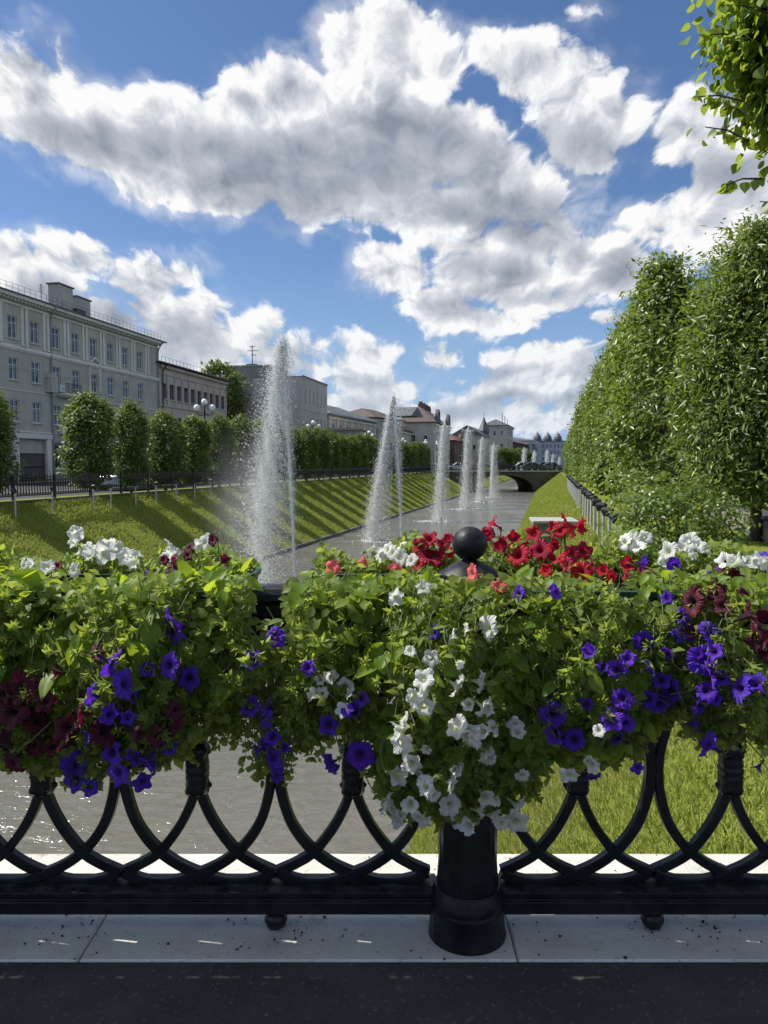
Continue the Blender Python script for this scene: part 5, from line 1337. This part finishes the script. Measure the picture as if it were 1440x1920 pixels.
for i in range(24):
    Y = 13.2 + 1.75 * i + (i > 8) * 1.3; o = pr if i == 0 else copy_tree(pr); X = XRT(Y) - .28; t = .28 / (XRT(Y) - XRW(Y)); z = ZS + (ZW - ZS) * t
    o.location = (X, Y, z); o.rotation_euler = (0, 0, R(25 * (i % 4)))
    lb2 = ['nearest twin-headed floodlight pole on the right bank, behind the white petunias', 'second nearest twin-headed floodlight pole on the right bank', 'third nearest twin-headed floodlight pole on the right bank', 'fourth nearest twin-headed floodlight pole on the right bank']
    tag(o, lb2[i] if i < 4 else '%s twin-headed floodlight pole on the right bank counted from the near bridge' % (ORD[i] if i < 20 else 'twenty-' + ORD[i - 20]), 'lamp', 'floodlight poles along the right bank')
# concrete box on the right bank
a = atY(1038, 955, 25); 
bx = empty('concrete_box', (XRT(25.5) - 1.35, 25.5, ZS - 1.35), rz=-.12, label='grey concrete box with an overhanging pale cap set into the right grass bank', cat='utility box')
m = MB(); m.box((0, 0, .25), (1.30, 1.6, 1.5)); m.build('body', pmat('dark_concrete', (.11, .115, .115), .8, c2=(.16, .165, .16), scale=4), bx, bevel=.01)
m = MB(); m.box((0, 0, 1.045), (1.46, 1.8, .09)); m.build('cap', M_CONC, bx, bevel=.012)
st_ = MB(); 
for (px, py, Y, sx) in ((1405, 1475, 5.2, .13),):
    c = atY(px, py, Y); bm = bmesh.new(); bmesh.ops.create_icosphere(bm, subdivisions=3, radius=sx)
    for v in bm.verts: v.co = Vector((v.co.x, v.co.y * .8, v.co.z * .6)) * (1 + .12 * math.sin(v.co.x * 31 + v.co.z * 17) + .08 * math.sin(v.co.y * 43))
    me = bpy.data.meshes.new('rock'); bm.to_mesh(me); bm.free()
    for p in me.polygons: p.use_smooth = True
    o = link('rock', me, None, pmat('pale_rock', (.46, .44, .38), .9, c2=(.30, .29, .25), scale=9, bump=.7, bscale=24)); o.location = c
    tag(o, 'pale rough stone lying in the grass behind the rightmost collar', 'rock')
# ---------------------------------------------------------------- street lamps with three globes
M_GLOBE, T, b = new_mat('opal_glass'); b.inputs['Base Color'].default_value = (.85, .86, .86, 1); b.inputs['Roughness'].default_value = .2
def street_lamp(H=6.0):
    root = empty('street_lamp', (0, 0, 0))
    m = MB(); m.lathe([(.16, 0), (.16, .3), (.10, .5), (.07, .9), (.05, H - 1.2), (.07, H - 1.15), (.04, H - .55)], n=10)
    for s_ in (1, -1): m.tube(spline([(0, 0, H - 1.15), (.28 * s_, 0, H - 1.25), (.52 * s_, 0, H - 1.12), (.56 * s_, 0, H - .92)], 4), .03, 6)
    m.build('pole', M_DARKM, root, smooth='auto')
    src = None
    for (x, z) in ((0, H - .33), (.56, H - .72), (-.56, H - .72)):
        if src is None: mm = MB(); mm.lathe([(.22 * math.sin(PI * k / 12) + .001, -.22 * math.cos(PI * k / 12)) for k in range(13)], n=16); o = mm.build('globe', M_GLOBE, root, smooth=True); src = o
        else: o = src.copy(); col.objects.link(o); o.parent = root
        o.location = (x, 0, z)
    return root
sl0 = street_lamp()
LPX = [(385, 56, 6.35), (588, 80, 6.1), (692, 103, 6.0), (756, 124, 5.7), (798, 141, 6.0), (819, 158, 6.2), (938, 240, 6.0), (950, 262, 6.0)]
LPL = ['three-globe street lamp above the left clipped trees, beside the pinkish house', 'three-globe street lamp between the two tall fountains, below the grey block', 'three-globe street lamp just left of the second fountain', 'three-globe street lamp right behind the second fountain', 'three-globe street lamp before the large pale house', 'three-globe street lamp nearest the left side of the third fountain', 'tiny three-globe lamp beyond the sixth fountain', 'tiny farthest three-globe lamp before the dark brown house']
for i, (px, Y, H) in enumerate(LPX):
    o = sl0 if i == 0 else copy_tree(sl0); q = plan(px, Y); o.location = (q.x, q.y, ZS + (H - 6.0)); tag(o, LPL[i], 'street lamp', 'three-globe lamps along the left street'); o.rotation_euler = (0, 0, .3 * i)
    if H > 6.0: o.scale = (1, 1, (H) / 6.0); o.location.z = ZS
    else: o.scale = (1, 1, H / 6.0); o.location.z = ZS
# ---------------------------------------------------------------- parked cars
M_TYRE = pmat('tyre', (.02, .02, .02), .8); M_RIM = pmat('rim', (.35, .35, .36), .3, .8); M_LAMPG = pmat('headlight_glass', (.7, .7, .7), .1)
M_CGL = pmat('car_glass', (.02, .025, .03), .05, spec=.9)
def car(paint, label, loc, rz, group):
    root = empty('parked_car', loc, rz, label, 'car', group)
    # side profile, x along, z up
    body = [(-2.15, .32), (-2.2, .55), (-2.1, .82), (-1.5, .92), (1.35, .95), (2.0, .93), (2.15, .75), (2.15, .35), (1.75, .25), (-1.8, .25)]
    m = MB(); n = len(body); vs = []
    for y, k in ((-.84, .94), (-.78, 1.0), (.78, 1.0), (.84, .94)):
        vs += [(x * (1 if abs(y) < .8 else .985), y, .6 + (z - .6) * (1 if abs(y) < .8 else .86)) for x, z in body]
    fs = [tuple(range(n)), tuple(range(4 * n - 1, 3 * n - 1, -1))]
    for s_ in range(3): fs += [(s_ * n + i, s_ * n + (i + 1) % n, (s_ + 1) * n + (i + 1) % n, (s_ + 1) * n + i) for i in range(n)]
    m.add(vs, fs); m.build('body', paint, root, smooth='auto', bevel=.04, seg=2)
    cab = [(-1.0, .90), (-.30, 1.40), (.85, 1.43), (1.75, .93)]
    for nm, mt, sc_, w0, w1 in (('cabin_glass', M_CGL, 1.0, .74, .60), ):
        m = MB(); m.add([(x, (w0 if z < 1 else w1) * s_, z) for s_ in (-1, 1) for x, z in cab], [(0, 1, 2, 3), (7, 6, 5, 4), (0, 4, 5, 1), (1, 5, 6, 2), (2, 6, 7, 3)]); m.build(nm, mt, root)
    m = MB(); m.box((.28, 0, 1.435), (1.18, 1.18, .03))
    for s_ in (-1, 1):
        for (a, b_) in (((-1.0, .92), (-.30, 1.42)), ((.25, .93), (.25, 1.43)), ((.85, 1.44), (1.75, .95))): m.tube([(a[0], .75 * s_, a[1]), (b_[0], .61 * s_, b_[1])], .035, 5)
    m.build('roof', paint, root, smooth='auto')
    for sx in (-1.35, 1.35):
        for s_ in (-1, 1):
            m = MB(); w = [(x, z) for x, z in ((.32 * math.cos(t), .32 * math.sin(t)) for t in [2 * PI * k / 20 for k in range(20)])]; m.prism(w, -.1, .1); o = m.build('wheel', M_TYRE, root, bevel=.02); o.location = (sx, .76 * s_, .32)
            m = MB(); m.prism([(x * .6, z * .6) for x, z in w], -.105, .105); m.build('rim', M_RIM, o)
    for s_ in (-1, 1):
        m = MB(); m.box((-2.15, .6 * s_, .68), (.12, .3, .14)); m.build('headlight', M_LAMPG, root, bevel=.02)
    return root
PAINT = [pmat('silver_paint', (.42, .44, .46), .28, .5, coat=.5), pmat('white_paint', (.72, .73, .74), .3, coat=.5), pmat('dark_blue_paint', (.03, .05, .10), .25, coat=.6), pmat('black_paint', (.02, .02, .022), .25, coat=.6), pmat('grey_paint', (.16, .17, .18), .3, .3, coat=.5)]
rzc = math.atan2(CDIR.y, CDIR.x)
for (px, Y, pi_, lb_) in ((240, 45.5, 0, 'silver car parked behind the left fence between the first two whole trees'), (350, 55.5, 1, 'white car glimpsed between the fourth and fifth clipped trees'), (303, 50.6, 4, 'grey car mostly hidden behind the third clipped tree')):
    q = plan(px, Y); car(PAINT[pi_], lb_, (q.x, q.y, ZS), rzc + PI, 'cars parked along the left street')
for i, (px, dy, pi_) in enumerate(((942, 3.0, 3), (978, 3.2, 1), (1000, 2.8, 4), (1018, 3.1, 3), (1036, 3.0, 0), (860, 3.2, 1))):
    q = plan(px, BR_Y + dy); car(PAINT[pi_], ['black car leftmost but one on the far bridge', 'white car on the far bridge below the leftmost small fountain', 'grey car in the middle of the far bridge', 'black car right of the middle of the far bridge', 'silver car at the right end of the far bridge', 'white car at the left end of the far bridge between the third and fourth fountains'][i], (q.x, q.y, ZS + .275), 0 if i % 2 else PI, 'cars on the far bridge')
# small crumbs of soil and dry petals on the coping
r = np.random.default_rng(3); n = 420
X = np.concatenate([r.uniform(-1.5, 1.5, 240), r.normal(-.35, .12, 70), r.normal(.95, .14, 60), r.normal(-1.0, .08, 50)]); Y = r.uniform(2.235, 2.86, n); Y[240:] = r.normal(2.38, .05, 180).clip(2.23, 2.8)
P = np.stack([X, Y, np.full(n, .002)], 1); D = rdir(n, r) * [1, 1, .2]; N = np.tile([0, 0, 1.0], (n, 1)) + r.normal(0, .4, (n, 3))
V, Fc = scatter(*DROP, P, D, N, r.uniform(.003, .011, n) * (r.random(n) ** 2 * 1.3 + .4))
tag(link('soil_crumbs', np_mesh('soil_crumbs', V, Fc, M_SOIL)), 'crumbs of dark soil scattered on the white coping', 'soil', kind='stuff')
# ---------------------------------------------------------------- fountains
M_DROP, T, b = new_mat('water_drops'); b.inputs['Base Color'].default_value = (.95, .97, .98, 1); b.inputs['Roughness'].default_value = .25; b.inputs['Specular IOR Level'].default_value = .8
t_ = T.add('ShaderNodeBsdfTranslucent'); t_.inputs[0].default_value = (.9, .93, .95, 1); mx = T.add('ShaderNodeMixShader'); mx.inputs[0].default_value = .5
T.l.new(b.outputs[0], mx.inputs[1]); T.l.new(t_.outputs[0], mx.inputs[2]); tp = T.add('ShaderNodeBsdfTransparent'); mx2 = T.add('ShaderNodeMixShader'); mx2.inputs[0].default_value = .50
T.l.new(mx.outputs[0], mx2.inputs[1]); T.l.new(tp.outputs[0], mx2.inputs[2]); T.l.new(mx2.outputs[0], T.n['Material Output'].inputs[0])
M_FOAM = pmat('foam', (.62, .66, .67), .5, c2=(.85, .88, .88), scale=9, bump=.6, bscale=30)
M_JET = pmat('white_water', (.88, .91, .92), .3, c2=(.95, .96, .97), scale=30, bump=.5, bscale=40)
M_NOZ = pmat('brass_nozzle', (.12, .08, .05), .5, .5)
def mist_mat(name, dens):
    m = bpy.data.materials.new(name); m.use_nodes = True; T = NT(m.node_tree); T.n.remove(T.n['Principled BSDF'])
    v = T.add('ShaderNodeVolumePrincipled'); v.inputs['Color'].default_value = (.95, .97, 1, 1); v.inputs['Anisotropy'].default_value = .3
    P = T.add('ShaderNodeTexCoord').outputs['Object']
    f = T.mr(T.vm('LENGTH', P, out=1), .05, .98, 1.0, 0.0); f = T.m('MULTIPLY', f, f); f = T.m('MULTIPLY', f, T.mr(T.noise(P, 2.4, 3, .6), .30, .75, .35, 1.5))
    T.put(v.inputs['Density'], T.m('MULTIPLY', f, dens))
    T.l.new(v.outputs[0], T.n['Material Output'].inputs['Volume'])
    return m
def fountain(i, px, Y, ztop, lean, drift, spread, nfall, nup, dsz, label, seed, veil=0.0, srad=.07):
    q = plan(px, Y); root = empty('fountain', (q.x, q.y, ZW), label=label, cat='fountain', group='fountain jets down the middle of the canal')
    r = np.random.default_rng(seed); H = ztop - ZW
    # rising stream: a beaded rope of water
    n = 90; t = np.linspace(0, 1, n); z = .25 + t * (H * .93 - .25); x = lean * t ** 1.5
    pts = [(x[k] + r.normal(0, .006), r.normal(0, .006), z[k]) for k in range(n)]
    rad = [srad * (.45 + .75 * t[k]) * r.uniform(.65, 1.3) for k in range(n)]
    m = MB(); m.tube(pts, rad, 6); m.build('jet', M_JET, root, smooth=True)
    # drops round the rising stream
    k = nup; tt = r.random(k) ** .7; P1 = np.stack([lean * tt ** 1.5 + r.normal(0, 1, k) * srad * (.6 + 3.2 * tt ** 2), r.normal(0, 1, k) * srad * (.6 + 3.2 * tt ** 2), .25 + tt * (H - .25)], 1)
    # falling water: ballistic fall from the head, blown to the left
    k = nfall; u = r.random(k) ** .95; core = np.where(r.random(k) < .4, .5, 1.05); sx = r.normal(0, 1, k) * core; sy = r.normal(0, 1, k) * core; fine = r.random(k)
    fall = H * (1 - u ** 1.25)
    wid = spread * ((.26 if i < 2 else .10) + .90 * u ** .85)
    P2 = np.stack([lean + drift * u ** 1.15 * (1 + .35 * (fine - .5)) + sx * wid, sy * wid * .8, np.maximum(fall + r.normal(0, .18, k), .03)], 1)
    # strands: streaks in the falling curtain
    ph = (np.sin(P2[:, 2] * 5.0 + sx * 6) > -.3) | (r.random(k) < .5); P2 = P2[ph]
    parts = [P1, P2]
    if veil:
        k = int(nfall * veil); u = r.random(k) ** .8; P3 = np.stack([lean + drift * .5 * u + (r.random(k) - .5) * spread * 3.6 * u ** .6, r.normal(0, 1, k) * spread * u, H * (1 - u)], 1); parts.append(P3)
    P = np.concatenate(parts); n = len(P); S = dsz * r.lognormal(0, .45, n)
    D = np.stack([r.normal(0, .25, n), r.normal(0, .25, n), -np.ones(n)], 1); V, Fc = scatter(*DROP, P, D, rdir(n, r), S * 1.7, S)
    o = link('spray', np_mesh('spray', V, Fc, M_DROP, False), root); tag(o, kind='stuff')
    # foam ring where the water falls, nozzle
    m = MB(); cx = drift * .9 if abs(drift) > .5 else 0
    rg = np.random.default_rng(seed + 1)
    R0 = max(.55, spread * 1.5)
    k = 2600 if i < 3 else 1300; a = rg.uniform(0, 2 * PI, k); q_ = R0 * np.abs(rg.normal(0, .75, k)); Pf = np.stack([q_ * np.cos(a) * 1.7 + cx, q_ * np.sin(a) * 1.2, .012 + np.abs(rg.normal(0, .02, k)) + .10 * np.exp(-(q_ / R0 * 2.2) ** 2) * rg.random(k)], 1)
    V, Fc = scatter(*LEAF_S, Pf, np.stack([rg.normal(0, 1, k), rg.normal(0, 1, k), rg.normal(0, .1, k)], 1), np.tile([0, 0, 1.0], (k, 1)) + rg.normal(0, .2, (k, 3)), rg.uniform(.05, .16, k) * (1 + .4 * (i > 2)))
    tag(link('foam', np_mesh('foam', V, Fc, M_FOAM), root), kind='stuff')
    m = MB(); m.lathe([(.09, -.3), (.09, .08), (.04, .12), (.025, .42), (.03, .46), (.012, .47)], n=12); m.build('nozzle', M_NOZ, root, smooth='auto')
    return root
FN = [  # px, Y, top py, lean, drift, spread, falling, rising, drop size, label
 (551, 29.1, 640, -.40, -1.10, .52, 72000, 9000, .0155, 'nearest and tallest fountain, its spray blown left in a broad curtain'),
 (753, 48.9, 748, -.50, -1.50, .26, 42000, 9000, .023, 'second fountain, a leaning ribbon of spray beside its thin jet'),
 (828, 65.6, 797, .25, -.55, .46, 18000, 6000, .026, 'third fountain from the near bridge, upright with a loose veil on its right'),
 (878, 82.7, 805, 0.0, -.35, .46, 16000, 5000, .030, 'fourth fountain, a slim upright cone in front of the pale gabled house'),
 (905, 98.0, 824, -.05, -.30, .42, 12000, 4000, .033, 'fifth fountain, left one of the last close pair before the bridge'),
 (922, 110.0, 835, .30, .25, .45, 12000, 4000, .037, 'sixth fountain, right one of the last close pair before the bridge')]
for i, (px, Y, tp, lean, drift, spread, nf, nu_, ds, lb_) in enumerate(FN):
    fountain(i, px, Y, ylev(tp, Y), lean, drift, spread, nf, nu_, ds, lb_, 100 + i, .25 if i > 1 else .12, .062 if i == 0 else .085)
for i, (px, Y, tp) in enumerate(((983, 152, 841), (1002, 172, 847), (1026, 192, 845), (1037, 212, 853), (1049, 232, 858))):
    fountain(6 + i, px, Y, ylev(tp, Y), 0, -.3, .62, 2600, 900, .062, ['leftmost', 'second from left', 'middle', 'second from right', 'rightmost'][i] + ' of the five small fountains beyond the far bridge', 120 + i, .3, .09)
# drifting mist beside the two nearest fountains
def mist(loc, sizes, dens, label):
    m = MB(); m.lathe([(math.sin(PI * j / 14) * 1.0 + .002, -math.cos(PI * j / 14)) for j in range(15)], n=20)
    o = m.build('mist', mist_mat('mist', dens), None, smooth=True); o.location = loc; o.scale = sizes; tag(o, label, 'mist', kind='stuff')
q = plan(462, 30.8); mist((q.x, q.y + .6, -.5), (2.8, 1.7, 5.0), .36, 'pale mist drifting left of the nearest fountain')
q = plan(500, 29.4); mist((q.x - .15, q.y, .4), (1.15, .8, 4.6), .50, 'dense white mist inside the falling curtain of the nearest fountain')
q = plan(715, 50); mist((q.x, q.y + .4, -1.4), (1.8, 1.2, 3.4), .2, 'thin mist round the second fountain')
